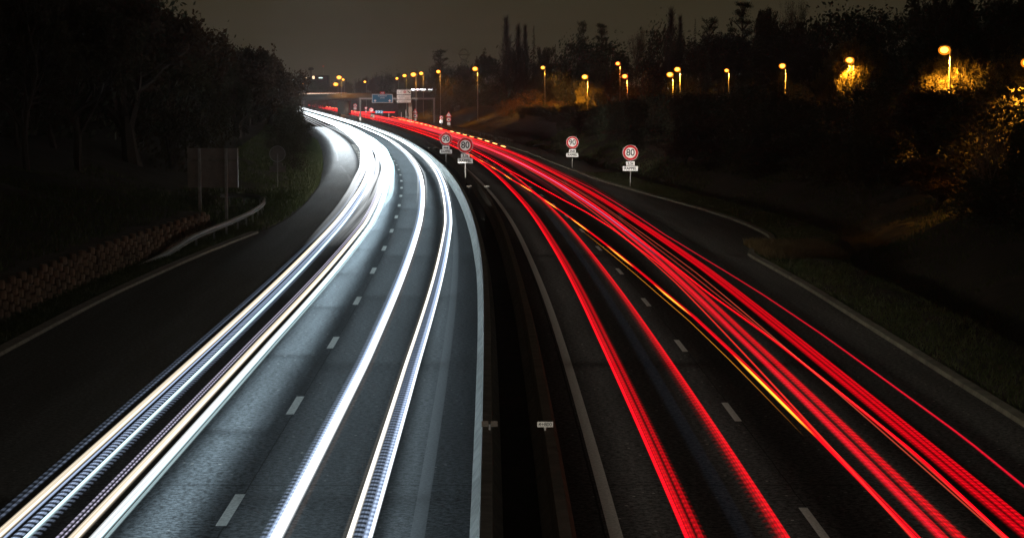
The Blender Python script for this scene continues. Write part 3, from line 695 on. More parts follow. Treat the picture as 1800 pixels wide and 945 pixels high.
def conifer(seed, tiers=34, leafs=26, narrow=1.0, droop=.35):
    rd = random.Random(seed); T = MB().tube([(0, 0, -.02), (0, 0, .5), (0, 0, 1.0)], [.018, .011, .002], 7); Cn = MB()
    for i in range(tiers):
        t = i / tiers; z = .08 + .90 * t; rad = .5 * (1 - t) ** .85 * rd.uniform(.75, 1.08) + .012
        nb = int(9 - 4 * t)
        for k in range(nb):
            a = rd.uniform(0, 6.283); ca, sa = math.cos(a), math.sin(a); rr = rad * rd.uniform(.6, 1.1)
            Cn.tube([(0, 0, z), (ca * rr, sa * rr, z - rr * droop * .35)], [.004, .001], 3, 0, False)
            for q in range(int(leafs * (rr / .5)) + 5):
                u = rd.uniform(.15, 1.03); w = rd.gauss(0, .045 * (1.15 - u)); x = ca * rr * u - sa * w; y = sa * rr * u + ca * w
                zz = z - rr * u * droop * .35 + rd.gauss(0, .006); l = rd.uniform(.012, .03); b = rd.uniform(-.8, .8) + a
                dx, dy = math.cos(b) * l, math.sin(b) * l
                Cn.add([(x - dy * .35, y + dx * .35, zz), (x + dx, y + dy, zz - l * .5), (x + dy * .35, y - dx * .35, zz - .004)], [(0, 1, 2)], 1)
    return T, Cn
def cedar(seed, tiers=9):
    rd = random.Random(seed); T = MB().tube([(0, 0, -.02), (.01, 0, .4), (-.01, 0, .93)], [.03, .02, .006], 7); Cn = MB()
    for i in range(tiers):
        t = i / (tiers - 1); z = .30 + .66 * t; rad = .5 * (1 - .55 * t) * rd.uniform(.8, 1.0)
        for k in range(6):
            a = rd.uniform(0, 6.283); rr = rad * rd.uniform(.5, 1.05); ca, sa = math.cos(a), math.sin(a); rise = rd.uniform(-.02, .06)
            Cn.tube([(0, 0, z - .06), (ca * rr * .5, sa * rr * .5, z), (ca * rr, sa * rr, z + rise)], [.009, .006, .002], 4, 0, False)
            for q in range(150):
                u = rd.uniform(.2, 1.08); w = rd.gauss(0, .055); x = ca * rr * u - sa * w; y = sa * rr * u + ca * w
                zz = z + rise * u + rd.gauss(0, .010); l = rd.uniform(.012, .032); b = rd.uniform(0, 6.283)
                Cn.add([(x, y, zz), (x + math.cos(b) * l, y + math.sin(b) * l, zz + rd.uniform(-.5, .7) * l), (x + math.cos(b + 1.2) * l * .7, y + math.sin(b + 1.2) * l * .7, zz)], [(0, 1, 2)], 1)
    return T, Cn
def poplar(seed):
    rd = random.Random(seed); T = MB().tube([(0, 0, -.02), (.004, 0, .5), (0, 0, .99)], [.014, .009, .002], 6); Cn = MB()
    for i in range(260):
        t = rd.uniform(.12, .94); a = rd.uniform(0, 6.283); L = (.28 - .2 * t) * rd.uniform(.5, 1.1); o_ = .5 * math.sin(math.pi * min(1, t * 1.1 + .1)) * rd.uniform(.3, 1)
        p0 = Vector((0, 0, t)); p1 = Vector((math.cos(a) * o_ * .7, math.sin(a) * o_ * .7, t + L * .4)); p2 = Vector((math.cos(a) * o_, math.sin(a) * o_, min(1, t + L)))
        Cn.tube([p0, p1, p2], [.006, .004, .0015], 3, 0, False)
        for k in range(7):
            b = p1.lerp(p2, rd.random()); c = b + Vector((rd.gauss(0, .08), rd.gauss(0, .08), rd.uniform(.03, .10)))
            Cn.tube([b, c], [.003, .001], 3, 0, False)
    return T, Cn
def shrub(seed, n=2600, leaf=.028):
    """dense low evergreen mass with an uneven outline: stems plus leaves in many clumps"""
    rd = random.Random(seed); T = MB(); Cn = MB(); clumps = []
    for k in range(9):
        a = rd.uniform(0, 6.283); r = rd.uniform(.1, .42); h = rd.uniform(.45, .92); p = Vector((math.cos(a) * r, math.sin(a) * r, h))
        T.tube([(0, 0, -.02), tuple(p * .5), tuple(p)], [.018, .012, .004], 5, 0, False)
    for k in range(46):
        a = rd.uniform(0, 6.283); z = rd.uniform(.06, .95); r = .5 * math.sqrt(max(0, 1 - (z - .4) ** 2 / .42)) * rd.uniform(.3, 1.0)
        clumps.append((math.cos(a) * r, math.sin(a) * r, z, rd.uniform(.05, .12)))
    for k in range(n):
        cx, cy, cz, cr_ = rd.choice(clumps); p = Vector((cx + rd.gauss(0, cr_), cy + rd.gauss(0, cr_), max(.0, cz + rd.gauss(0, cr_))))
        a = Vector((rd.gauss(0, 1), rd.gauss(0, 1), rd.gauss(0, 1))).normalized(); b = a.orthogonal().normalized(); c = a.cross(b); l = leaf * rd.uniform(.5, 1.3)
        Cn.add([tuple(p + b * l), tuple(p + c * l * .5), tuple(p - b * l), tuple(p - c * l * .5)], [(0, 1, 2, 3)], 1)
    return T, Cn
def pack(tc_, bark, leaf_):
    T, Cn = tc_
    return T.mesh('trunk', bark), Cn.mesh('crown', [bark, leaf_])
KIND = {
 'bare': [pack(normalise(*branch_tree(s, 6, .55, .35, .006, 3, (2, 3), .30, .5)), M_BARK, M_BROWN) for s in (1, 2)],
 'leafy': [pack(normalise(*branch_tree(s, 5, .62, .3, .0085, 13, (3, 3), .26, 1.0)), M_BARK, M_LEAF) for s in (11, 12)],
 'scrub': [pack(normalise(*branch_tree(s, 5, .7, .5, .0075, 8, (2, 3), .12, .8, first=8)), M_BARK, M_BROWN) for s in (21, 22)],
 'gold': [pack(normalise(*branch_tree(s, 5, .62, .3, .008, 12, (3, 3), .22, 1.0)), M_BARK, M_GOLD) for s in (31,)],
 'birch': [pack(normalise(*branch_tree(s, 5, .42, .6, .012, 1, (2, 3), .36, .3)), M_BIRCH, M_BROWN) for s in (41,)],
 'conifer': [pack(conifer(s), M_BARK, M_NEEDLE) for s in (51, 52)],
 'cedar': [pack(cedar(s), M_BARK, M_NEEDLE) for s in (61, 62)],
 'poplar': [pack(poplar(s), M_BARK, M_BROWN) for s in (71, 72)],
 'shrub': [pack(shrub(s), M_BARK, M_LEAF) for s in (81, 82)],
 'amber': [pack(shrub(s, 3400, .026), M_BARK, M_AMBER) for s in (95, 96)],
 'evergreen': [pack(shrub(s, 3000, .03), M_BARK, M_NEEDLE) for s in (91,)],
}
NAMES = {'bare': 'bare_tree', 'leafy': 'leafy_tree', 'scrub': 'scrub_tree', 'gold': 'lamplit_tree', 'birch': 'birch_tree', 'conifer': 'conifer_tree', 'cedar': 'cedar_tree', 'poplar': 'poplar_tree', 'shrub': 'shrub', 'evergreen': 'evergreen_shrub', 'amber': 'shrub'}
def plant(kind, x, y, h, w, label, group=None, z=None, var=None):
    T, Cn = KIND[kind][(random.randrange(len(KIND[kind])) if var is None else var) % len(KIND[kind])]
    zb = (terrain(x, y) if z is None else z) - .1
    t = empty(NAMES[kind], (x, y, zb), random.uniform(0, 6.283)); tag(t, label, 'shrub' if kind in ('shrub', 'evergreen', 'amber') else 'tree', group)
    t.scale = (w, w, h)
    link('trunk', T, t); link('crown', Cn, t)
    return t
def sky_tree(kind, px, ptop, wpx, Y, label, group=None, var=None):
    s_ = 3657.0 / Y; x = (px - 900) / s_; ztop = H + (160 - ptop) / s_
    zb = terrain(x, Y); hh = max(2, ztop - zb + .1); w = wpx / s_
    if px < 530 and kind != 'conifer' and w < .62 * hh:
        x -= (.62 * hh - w) * .85; w = .62 * hh
    return plant(kind, x, Y, hh, w, label, group, var=var)

# right skyline, one by one
SKY = [
 ('cedar', 775, 88, 66, 760, 'broad flat topped cedar standing alone left of the faint pylon', 0),
 ('leafy', 850, 84, 52, 640, 'rounded tree just right of the faint pylon', 0),
 ('leafy', 812, 112, 46, 700, 'low dark tree at the foot of the pylon', 1),
 ('poplar', 890, 38, 38, 520, 'tall thin poplar, first of the three spires left of the pointed conifer', 0),
 ('poplar', 911, 50, 32, 525, 'middle poplar of the three spires left of the pointed conifer', 1),
 ('poplar', 923, 52, 26, 530, 'slim poplar touching the pointed conifer', 0),
 ('conifer', 938, 41, 26, 510, 'sharply pointed black conifer on the skyline', 0),
 ('leafy', 968, 78, 56, 520, 'low rounded tree right of the pointed conifer', 1),
 ('evergreen', 905, 84, 70, 540, 'dark evergreen clump under the three poplar spires', 0),
 ('cedar', 1022, 42, 40, 470, 'ragged cedar with a leaning tip on the skyline, left of its twin', 1),
 ('cedar', 1056, 42, 54, 460, 'ragged cedar with a leaning tip on the skyline, right of its twin', 0),
 ('evergreen', 1010, 74, 80, 480, 'dark evergreen clump under the ragged cedars', 0),
 ('bare', 1118, 42, 48, 450, 'round bare tree with fine twigs between the cedars and the tall spire', 0),
 ('poplar', 1178, 22, 42, 430, 'tallest poplar spire on the middle of the right skyline', 1),
 ('poplar', 1194, 36, 30, 432, 'shorter poplar leaning on the tallest spire', 0),
 ('conifer', 1220, 29, 20, 440, 'small pointed tree left of the great cedar', 1),
 ('evergreen', 1160, 52, 80, 440, 'dark evergreen clump under the tallest spire', 0),
 ('cedar', 1245, 36, 70, 330, 'low spreading cedar at the foot of the great cedar', 1),
 ('cedar', 1303, 4, 90, 320, 'great spreading cedar at the upper right skyline', 0),
 ('leafy', 1270, 50, 90, 335, 'dark leafy tree filling under the great cedar', 0),
 ('leafy', 1350, 8, 90, 300, 'dark leafy tree right of the great cedar', 1),
 ('bare', 1392, -4, 70, 290, 'bare tree where the skyline leaves the top of the view', 1),
]
for k_, px, pt, w_, Y_, lab, vr in SKY: sky_tree(k_, px, pt, w_, Y_, lab, None, vr)
# the wooded hill behind the lamps
def near(px, side, Y):
    if side == 'L':
        for lim, t_ in ((90, 'at the far left edge'), (180, 'above the near end of the block wall'), (270, 'above the middle of the block wall'), (340, 'left of the sign board back'), (430, 'behind the sign board back'), (480, 'left of the round sign back'), (9999, 'right of the round sign back')):
            if px < lim: break
    else:
        for lim, t_ in ((950, 'left of the orange lit bush lamp'), (1010, 'above the right 90 sign'), (1080, 'by the long lit pole'), (1150, 'above the right 80 sign'), (1230, 'below the close pair of lamps'), (1330, 'by the small dim lamp'), (1430, 'by the fourth lamp from the right'), (1560, 'by the third lamp from the right'), (1690, 'by the large lamp'), (9999, 'at the far right edge')):
            if px < lim: break
    return ('near, ' if Y < 200 else ('farther, ' if Y < 330 else 'distant, ')) + t_
lampxy = [(l[0], l[1], l[2]) for l in LAMPS] + [(1800, 110, 118)]
def clear_of_lamps(px0, px1, top, Y):
    for lx, ly, lY in lampxy:
        if Y < lY + 3 and px0 < lx + 4 and px1 > lx - 16 and top < ly + 26: return False
    return True
SK = [(600, 150), (720, 132), (800, 112), (860, 92), (960, 84), (1100, 66), (1200, 52), (1290, 22), (1360, 8), (1420, -10), (1500, -60), (1900, -120)]
n = 0; tries = 0
while n < 95 and tries < 4000:
    tries += 1
    Y_ = random.uniform(170, 560); px = random.uniform(850, 1880); s_ = 3657.0 / Y_
    x = (px - 900) / s_; d = x - KR(Y_)
    if d < 28 or d > 130: continue
    zt = terrain(x, Y_); h = random.uniform(7, 15)
    ptop = 160 - (zt + h - H) * s_; lim = float(np.interp(px, [a for a, b in SK], [b for a, b in SK]))
    if ptop < lim + random.uniform(0, 25):
        h = (160 - lim - random.uniform(3, 30)) / s_ + H - zt
        if h < 4: continue
        ptop = 160 - (zt + h - H) * s_
    k_ = random.choice(['leafy', 'leafy', 'bare', 'evergreen', 'conifer', 'leafy']); w = h * {'conifer': .42, 'bare': .75, 'leafy': .8, 'evergreen': 1.0}[k_]
    if not clear_of_lamps(px - w * s_ / 2, px + w * s_ / 2, ptop, Y_): continue
    kk = {'leafy': 'dark leafy tree lost in the black wood on the hill behind the lamps', 'bare': 'bare twiggy tree lost in the black wood on the hill behind the lamps', 'conifer': 'dark conifer lost in the black wood on the hill behind the lamps', 'evergreen': 'dark evergreen shrub lost in the black wood on the hill behind the lamps'}[k_]
    plant(k_, x, Y_, h, w, kk.split(' lost')[0] + ' on the black hill, ' + near(px, 'R', Y_), 'trees of the wood behind the lamps'); n += 1
# bank top growth, between carriageway and lamps
n = 0; tries = 0
while n < 105 and tries < 6000:
    tries += 1
    Y_ = random.uniform(90, 430); d = random.uniform(11, 24); x = KR(Y_) + d; s_ = 3657.0 / Y_
    px = 900 + x * s_
    if px > 1900: continue
    h = random.uniform(3.0, 7.0); zt = terrain(x, Y_)
    k_ = random.choice(['shrub', 'evergreen', 'scrub', 'shrub', 'conifer']); w = h * {'conifer': .45, 'scrub': .9, 'shrub': 1.1, 'evergreen': 1.15}[k_]
    ptop = 160 - (zt + h - H) * s_
    lim = float(np.interp(px, [860, 960, 1040, 1100, 1300, 1500, 1800], [235, 215, 192, 178, 150, 140, 130]))
    if ptop < lim: h = max(1.5, H - (lim - 160) / s_ - zt); ptop = 160 - (zt + h - H) * s_; w = h * .95
    if not clear_of_lamps(px - w * s_ / 2, px + w * s_ / 2, ptop - 10, Y_): continue
    kk = {'scrub': 'scrubby withered tree on the dark bank below the lamps', 'conifer': 'small dark conifer on the dark bank below the lamps', 'shrub': 'dark leafy shrub on the dark bank below the lamps', 'evergreen': 'dense evergreen shrub on the dark bank below the lamps'}[k_]
    plant(k_, x, Y_, h, w, kk.split(' on the')[0] + ' on the dark bank, ' + near(px, 'R', Y_), 'growth on the dark bank below the lamps'); n += 1
# the hedge along the brow of the bank
y = 84.0
while y < 420:
    d = random.uniform(13.5, 16.5); x = KR(y) + d; s_ = 3657.0 / y; h = random.uniform(3.2, 5.4); zt = terrain(x, y); px = 900 + x * s_
    lim = float(np.interp(px, [860, 960, 1040, 1100, 1300, 1500, 1800], [228, 208, 190, 176, 150, 140, 150]))
    if 160 - (zt + h - H) * s_ < lim: h = max(1.5, H - (lim - 160) / s_ - zt)
    if px < 1860: plant(random.choice(['shrub', 'evergreen']), x, y, h, random.uniform(4.5, 6.5), 'unlit hedge bush on the right bank, ' + near(px, 'R', y), 'hedge along the brow of the right bank')
    if y < 270 and random.random() < .75:
        d2 = random.uniform(9.5, 12.0); x = KR(y + 1.5) + d2; zt = terrain(x, y + 1.5); px = 900 + x * 3657 / (y + 1.5)
        if px < 1860: plant(random.choice(['shrub', 'evergreen', 'scrub']), x, y + 1.5, random.uniform(1.4, 2.8), random.uniform(3.0, 4.8), 'low dark bush in front of the hedge, ' + near(px, 'R', y), 'low bushes in front of the hedge')
    y += random.uniform(2.8, 4.6) * (1 + y / 260)
# singled out plants lit by the lamps
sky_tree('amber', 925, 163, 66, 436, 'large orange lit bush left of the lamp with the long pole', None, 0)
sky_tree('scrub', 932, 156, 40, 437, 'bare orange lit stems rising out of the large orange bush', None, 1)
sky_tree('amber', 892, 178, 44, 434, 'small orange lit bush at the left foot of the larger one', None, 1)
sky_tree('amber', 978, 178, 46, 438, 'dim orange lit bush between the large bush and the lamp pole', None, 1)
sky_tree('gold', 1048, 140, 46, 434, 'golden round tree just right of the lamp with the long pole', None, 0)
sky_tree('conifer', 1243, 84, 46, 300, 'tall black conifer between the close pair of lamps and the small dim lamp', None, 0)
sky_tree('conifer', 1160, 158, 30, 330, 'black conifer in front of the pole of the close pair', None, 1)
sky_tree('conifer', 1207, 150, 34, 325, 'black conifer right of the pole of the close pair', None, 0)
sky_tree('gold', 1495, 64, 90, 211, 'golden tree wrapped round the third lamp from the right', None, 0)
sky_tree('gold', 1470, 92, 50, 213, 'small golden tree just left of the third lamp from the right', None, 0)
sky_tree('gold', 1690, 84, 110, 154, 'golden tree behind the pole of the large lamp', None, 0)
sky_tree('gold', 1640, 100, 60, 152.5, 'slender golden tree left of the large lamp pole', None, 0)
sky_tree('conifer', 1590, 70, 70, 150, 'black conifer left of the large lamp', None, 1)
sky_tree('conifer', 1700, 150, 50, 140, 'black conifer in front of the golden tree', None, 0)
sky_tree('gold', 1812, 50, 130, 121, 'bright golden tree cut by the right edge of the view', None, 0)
sky_tree('birch', 1735, 220, 70, 108, 'thin pale trunked birch low on the right bank', None, 0)
sky_tree('birch', 1762, 215, 60, 110, 'second thin pale trunked birch, farther right on the bank', None, 0)

# left woodland
LSK = [(0, -200), (250, -60), (330, -12), (350, 8), (385, 55), (420, 82), (450, 104), (470, 88), (500, 112), (515, 122), (530, 148), (540, 168)]
SKL = [
 ('scrub', 352, 2, 66, 150, 'twiggy tree with clinging leaves at the top of the left skyline', 0),
 ('scrub', 388, 40, 60, 175, 'twiggy tree with clinging leaves halfway down the left skyline', 1),
 ('bare', 412, 68, 50, 200, 'bare tree with drooping twigs left of the small pointed conifer', 0),
 ('conifer', 430, 84, 26, 240, 'small pointed conifer on the left skyline', 0),
 ('evergreen', 410, 92, 50, 235, 'dark evergreen clump beside the small pointed conifer', 0),
 ('scrub', 470, 86, 50, 290, 'thin leaved tree right of the small pointed conifer', 1),
 ('scrub', 500, 110, 44, 340, 'small leaved tree near the right end of the left wood', 0),
 ('scrub', 516, 128, 40, 400, 'last but one bush of the left wood, beside the far lights', 1),
 ('shrub', 524, 146, 38, 430, 'last bush of the left wood, touching the white trails', 0),
]
for k_, px, pt, w_, Y_, lab, vr in SKL: sky_tree(k_, px, pt, w_, Y_, lab, None, vr)
n = 0; tries = 0
while n < 90 and tries < 4000:
    tries += 1
    Y_ = random.uniform(75, 470); d = random.uniform(6.5, 40) if Y_ < 300 else random.uniform(3.5, 30); x = KL(Y_) - d; s_ = 3657.0 / Y_
    px = 900 + x * s_
    if px < -60: continue
    if Y_ < 175 and d < 9.5: continue
    h = random.uniform(8, 17); zt = terrain(x, Y_)
    k_ = random.choice(['leafy', 'scrub', 'shrub', 'evergreen', 'bare', 'evergreen']); w = h * {'bare': .7, 'leafy': .75, 'scrub': .75, 'shrub': .9, 'evergreen': .9}[k_]
    lim = float(np.interp(px + w * s_ * .38, [a for a, b in LSK], [b for a, b in LSK])) + random.uniform(2, 25)
    ptop = 160 - (zt + h - H) * s_
    if ptop < lim: h = (160 - lim) / s_ + H - zt; w = min(w, h * .8)
    if h < 2.5: continue
    if px + w * s_ / 2 > np.interp(Y_, [100, 200, 300, 500], [395, 470, 505, 535]): continue
    kk = {'leafy': 'leafy tree lost in the black wood on the left bank', 'scrub': 'withered leaved tree lost in the black wood on the left bank', 'shrub': 'dark shrub lost in the black wood on the left bank', 'evergreen': 'dark evergreen lost in the black wood on the left bank', 'bare': 'bare tree lost in the black wood on the left bank'}[k_]
    plant(k_, x, Y_, h, w, kk.split(' lost')[0] + ' in the left wood, ' + near(px, 'L', Y_), 'trees of the black wood on the left bank'); n += 1
for k in range(26):
    Y_ = 195 + k * 11; d = random.uniform(1.6, 3.6)
    h = random.uniform(1.6, 3.2) + (Y_ > 300) * 1.2
    plant('shrub', KL(Y_) - d - h * .4, Y_, h, h * 1.1, 'low dark bush hugging the left verge of the bend', 'low bushes along the left verge')
# the far wood behind the overpass
for k in range(46):
    px = 540 + k * 6.2 + random.uniform(-3, 3); Y_ = random.uniform(820, 1150); lim = float(np.interp(px, [540, 570, 600, 640, 700, 740, 800, 830], [142, 142, 140, 127, 126, 118, 110, 104]))
    k_ = random.choice(['leafy', 'evergreen', 'bare', 'leafy'])
    sky_tree(k_, px, lim + random.uniform(0, 12), random.uniform(16, 30), Y_, {'leafy': 'hazy leafy tree of the far wood behind the overpass', 'evergreen': 'hazy evergreen of the far wood behind the overpass', 'bare': 'hazy bare tree of the far wood behind the overpass'}[k_], 'trees of the far wood behind the overpass')
for k in range(30):
    px = 770 + k * 8 + random.uniform(-3, 3); Y_ = random.uniform(560, 640)
    sky_tree(random.choice(['shrub', 'evergreen']), px, random.uniform(128, 160), random.uniform(36, 60), Y_, 'black bush of the dark thicket behind the warning signs', 'black thicket behind the warning signs')

# ------------------------------------------------------------------ grass
def grass(name, n, fx, m, hmin, hmax):
    v = []; f = []
    for k in range(n):
        x, y, z = fx(); h = random.uniform(hmin, hmax); a = random.uniform(0, 6.283); w = .012 + .0002 * y; lx, ly = random.gauss(0, h * .4), random.gauss(0, h * .4)
        b = len(v); v += [(x - math.cos(a) * w, y - math.sin(a) * w, z - .02), (x + math.cos(a) * w, y + math.sin(a) * w, z - .02), (x + lx, y + ly, z + h)]; f.append((b, b + 1, b + 2))
    me = bpy.data.meshes.new(name); me.from_pydata(v, [], f); me.materials.append(m); o = link(name, me); o['kind'] = 'stuff'; return o
def g_left():
    y = random.uniform(55, 120); d = .45 + random.random() ** .8 * 1.8; x = KL(y) - d; return x, y, .05
def g_bank():
    y = 112 + random.random() ** .8 * 230; d = .5 + random.random() * 8; x = KL(y) - d + (.45 if y > 116 else 0); return x, y, terrain(x, y)
def g_right():
    y = random.uniform(44, 200); d = .35 + random.random() * 3.4; x = KR(y) + d; return x, y, .05
def g_rbank():
    y = random.uniform(60, 330); d = 5 + random.random() * 9; x = KR(y) + d; return x, y, terrain(x, y)
tag(grass('grass', 26000, g_left, M_GRASS, .05, .2), 'short green grass between kerb and block wall', 'grass')
tag(grass('grass', 60000, g_bank, M_GRASS, .08, .32), 'rough grass on the lit left bank of the bend', 'grass')
tag(grass('grass', 24000, lambda: (lambda y, d: (KL(y) - d, y, terrain(KL(y) - d, y)))(random.uniform(52, 135), random.uniform(2.7, 13)), M_GRASS, .1, .4), 'rough dark grass on the slope above the block wall', 'grass')
tag(grass('grass', 45000, g_right, M_GRASS, .04, .16), 'sparse grass on the right verge beside the kerb', 'grass')
tag(grass('dry_grass', 9000, lambda: (KR(100) + random.uniform(.6, 4.5), random.uniform(97, 107), .05), M_DRY, .1, .45), 'dry straw coloured grass at the head of the right verge', 'grass')
tag(grass('grass', 40000, g_rbank, M_GRASS, .06, .25), 'mown grass on the dim right bank', 'grass')

# ------------------------------------------------------------------ block retaining wall
wm = MB()
row_h = .36
y = 46.0; k = 0
while y < 112.5:
    k += 1
    for r_ in range(5):
        z0 = -.14 + r_ * row_h + (k % 2) * .18
        if z0 + row_h > 1.62: continue
        x = KL(y) - 2.0 - (z0 + .1) * .16; wdt = random.uniform(.155, .195)
        n_ = 9; vv = []; ff = []
        for i, (rr, zz) in enumerate(((.8, 0), (1, .05), (1.0, row_h - .10), (.78, row_h - .05))):
            for j in range(n_):
                a = 2 * math.pi * j / n_; vv.append((x + math.cos(a) * rr * wdt, y + math.sin(a) * rr * wdt, z0 + zz))
        for i in range(3):
            for j in range(n_): ff.append((i * n_ + j, i * n_ + (j + 1) % n_, (i + 1) * n_ + (j + 1) % n_, (i + 1) * n_ + j))
        ff.append(tuple(3 * n_ + j for j in range(n_)))
        wm.add(vv, ff)
    y += .84 / 1.0
wall = wm.build('block_wall', M_BLOCK, smooth=False)
tag(wall, 'low retaining wall of stacked rounded reddish concrete blocks beside the left verge', 'retaining wall')

# ------------------------------------------------------------------ guard rails
def guard_rail(pts, label, group, start_low=False, post_step=4.0, M_STEEL=M_STEEL):
    t = empty('guard_rail', (0, 0, 0)); tag(t, label, 'guard rail', group)
    P_ = [Vector(p) for p in pts]
    # dense resample (Catmull)
    Q = []
    for i in range(len(P_) - 1):
        a, b, c, d = P_[max(0, i - 1)], P_[i], P_[i + 1], P_[min(len(P_) - 1, i + 2)]
        for s_ in range(10):
            u = s_ / 10; Q.append(.5 * ((2 * b) + (c - a) * u + (2 * a - 5 * b + 4 * c - d) * u * u + (3 * b - a - 3 * c + d) * u ** 3))
    Q.append(P_[-1])
    prof = [(0, -.155), (.083, -.115), (.083, -.075), (0, -.03), (0, .03), (.083, .075), (.083, .115), (0, .155)]
    v = []; f = []
    for i, q in enumerate(Q):
        tt = (Q[min(i + 1, len(Q) - 1)] - Q[max(i - 1, 0)]); tt.z = 0; tt.normalize(); nn = Vector((tt.y, -tt.x, 0))
        for th in (0, .006):
            for a, b in prof: v.append(tuple(q + nn * (a + th) + Vector((0, 0, b))))
    m_ = len(prof); st = 2 * m_
    for i in range(len(Q) - 1):
        for j in range(m_ - 1):
            for o_ in (0, m_): f.append((i * st + o_ + j, i * st + o_ + j + 1, (i + 1) * st + o_ + j + 1, (i + 1) * st + o_ + j))
        for j in (0, m_ - 1): f.append((i * st + j, (i + 1) * st + j, (i + 1) * st + m_ + j, i * st + m_ + j))
    MB().add(v, f).build('rail', M_STEEL, t)
    acc = 0
    for i in range(1, len(Q)):
        acc += (Q[i] - Q[i - 1]).length
        if acc > post_step:
            acc = 0; q = Q[i]; zg = terrain(q.x, q.y)
            if q.z - zg > .25:
                tt = (Q[min(i + 1, len(Q) - 1)] - Q[i - 1]); nn = Vector((tt.y, -tt.x, 0)).normalized()
                c = q - nn * .09
                MB().box(c.x - .05, c.x + .05, c.y - .03, c.y + .03, zg - .2, q.z + .1).build('post', M_STEEL, t)
    return t
guard_rail([(-16.85, 93, -.05), (-16.3, 98, .25), (-15.9, 104, .62), (-15.45, 113, .75), (-15.4, 121, .75), (-15.6, 128, .75), (-16.0, 134, .75), (-16.6, 138.5, .75), (-17.5, 141.8, .75), (-18.6, 143, .75), (-19.9, 142, .8)],
           'steel guard rail with buried near end and far end curling back into the left bank', None, post_step=3.6)
guard_rail([(KR(y_) + 1.0, y_, .72) for y_ in range(300, 450, 20)], 'dim guard rail on the outside of the bend below the warning signs', None, post_step=4.0, M_STEEL=M_CONCD)

# ------------------------------------------------------------------ writing
def text(s_, size, m, parent, loc, name='lettering', bold=.0, sx=1.0):
    c = bpy.data.curves.new('t', 'FONT'); c.body = s_; c.size = size; c.align_x = 'CENTER'; c.align_y = 'CENTER'; c.extrude = .004; c.offset = bold
    o = bpy.data.objects.new('t', c); COL.objects.link(o); dg = bpy.context.evaluated_depsgraph_get()
    me = bpy.data.meshes.new_from_object(o.evaluated_get(dg)); bpy.data.objects.remove(o)
    me.materials.clear(); me.materials.append(m)
    q = link(name, me, parent); q.location = loc; q.rotation_euler = (R(90), 0, 0); q.scale = (sx, 1, 1); return q

# ------------------------------------------------------------------ road signs
def sign_spot(x, y, z, power, size=1.2, dist=55, col=(1, .95, .86), y_off=0, sx=None):
    """an added narrow spot aimed at one target, in place of retroreflected headlights"""
    cx, cy, cz = (sx if sx is not None else RC(y - dist) + 1.5), y - dist, .9
    l = bpy.data.lights.new('added_beam_light', 'SPOT'); l.energy = power * 4 * math.pi * math.pi * dist * dist / 0.8 * 1.0  # added spot lamp that makes its target show up
    l.color = col; l.spot_size = 2 * math.atan((size * .75) / dist) * 1.25; l.spot_blend = .35; l.shadow_soft_size = .05
    o = bpy.data.objects.new('added_beam_light', l); COL.objects.link(o); o.location = (cx, cy, cz)
    o.rotation_euler = Vector((x - cx, y - cy, z - cz)).to_track_quat('-Z', 'Y').to_euler(); return o
def speed_sign(px, py, Y, num, plate, label, group, dia=1.28, lit=.45, base=0, dim=False):
    s_ = 3657.0 / Y; x = (px - 900) / s_; zc = H + (160 - py) / s_; r = dia / 2
    t = empty('speed_limit_sign', (x, Y, base)); tag(t, label, 'road sign', group)
    z = zc - base
    MB().tube([(0, .06, -.3), (0, .06, z + r * .8)], .04, 10).build('pole', M_POST, t, smooth=True)
    d = MB().disc_y(0, z, 0, .025, r, 40).build('disc', M_WHITE, t)
    MB().disc_y(0, z, -.006, -.001, r * .96, 40, 0, r * .68).build('red_ring', M_RED, d)
    text(num, dia * .60, M_BLACK, d, (0, -.008, z), 'number', dia * .012, .92)
    p1 = MB().box(-.36, .36, 0, .02, z - r - .42, z - r - .06).build('small_plate', M_WHITE, t)
    MB().box(-.35, .35, -.004, -.001, z - r - .41, z - r - .395).add([], []).build('plate_border', M_BLACK, p1)
    zz = z - r - .24
    if plate == '3,5t': text('3,5t', .31, M_BLACK, p1, (0, -.005, zz), 'lettering', .009)
    else:
        b = MB().prism_y([(-.26, -.06), (-.26, .0), (-.21, .03), (-.16, .06), (-.02, .06), (-.02, .02), (.06, .02), (.06, .055), (.25, .055), (.25, -.06)], -.005, -.001)
        b.v = [(vx, vy, vz + zz) for vx, vy, vz in b.v]
        for cx in (-.17, .0, .12, .19): b.disc_y(cx, zz - .075, -.005, -.001, .035, 12)
        b.build('truck_pictogram', M_BLACK, p1)
    p2 = MB().box(-.62, .62, 0, .02, z - r - .84, z - r - .45).build('reminder_plate', M_WHITE, t)
    text('RAPPEL', .31, M_BLACK, p2, (0, -.005, z - r - .645), 'lettering', .010, .98)
    return t, x, zc
def lit(x, y, z, E, size, dist=60, col=(1, .95, .86), sx=None):
    sign_spot(x, y, z, E, size, dist, col, sx=sx)
GS = 'speed limit signs in two pairs beside the carriageway'
for (px, py, Y, num, pl, lab, E, sx) in [
    (1108, 268, 170, '80', '3,5t', 'round 80 speed limit sign with 3,5t and RAPPEL plates on the right verge', .62, None),
    (1006, 250, 214, '90', 'truck', 'round 90 speed limit sign with truck and RAPPEL plates on the right verge', .62, None),
    (818, 255, 172, '80', '3,5t', 'dull round 80 speed limit sign with 3,5t and RAPPEL plates in the median', .17, -1.5),
    (784, 244, 214, '90', 'truck', 'dull round 90 speed limit sign with truck and RAPPEL plates in the median', .12, -3.0)]:
    t, x, zc = speed_sign(px, py, Y, num, pl, lab, GS, base=(0.04 if px > 900 else -.1))
    lit(x, Y, zc - .35, E, 2.6, 60, (1, .93, .84), sx)

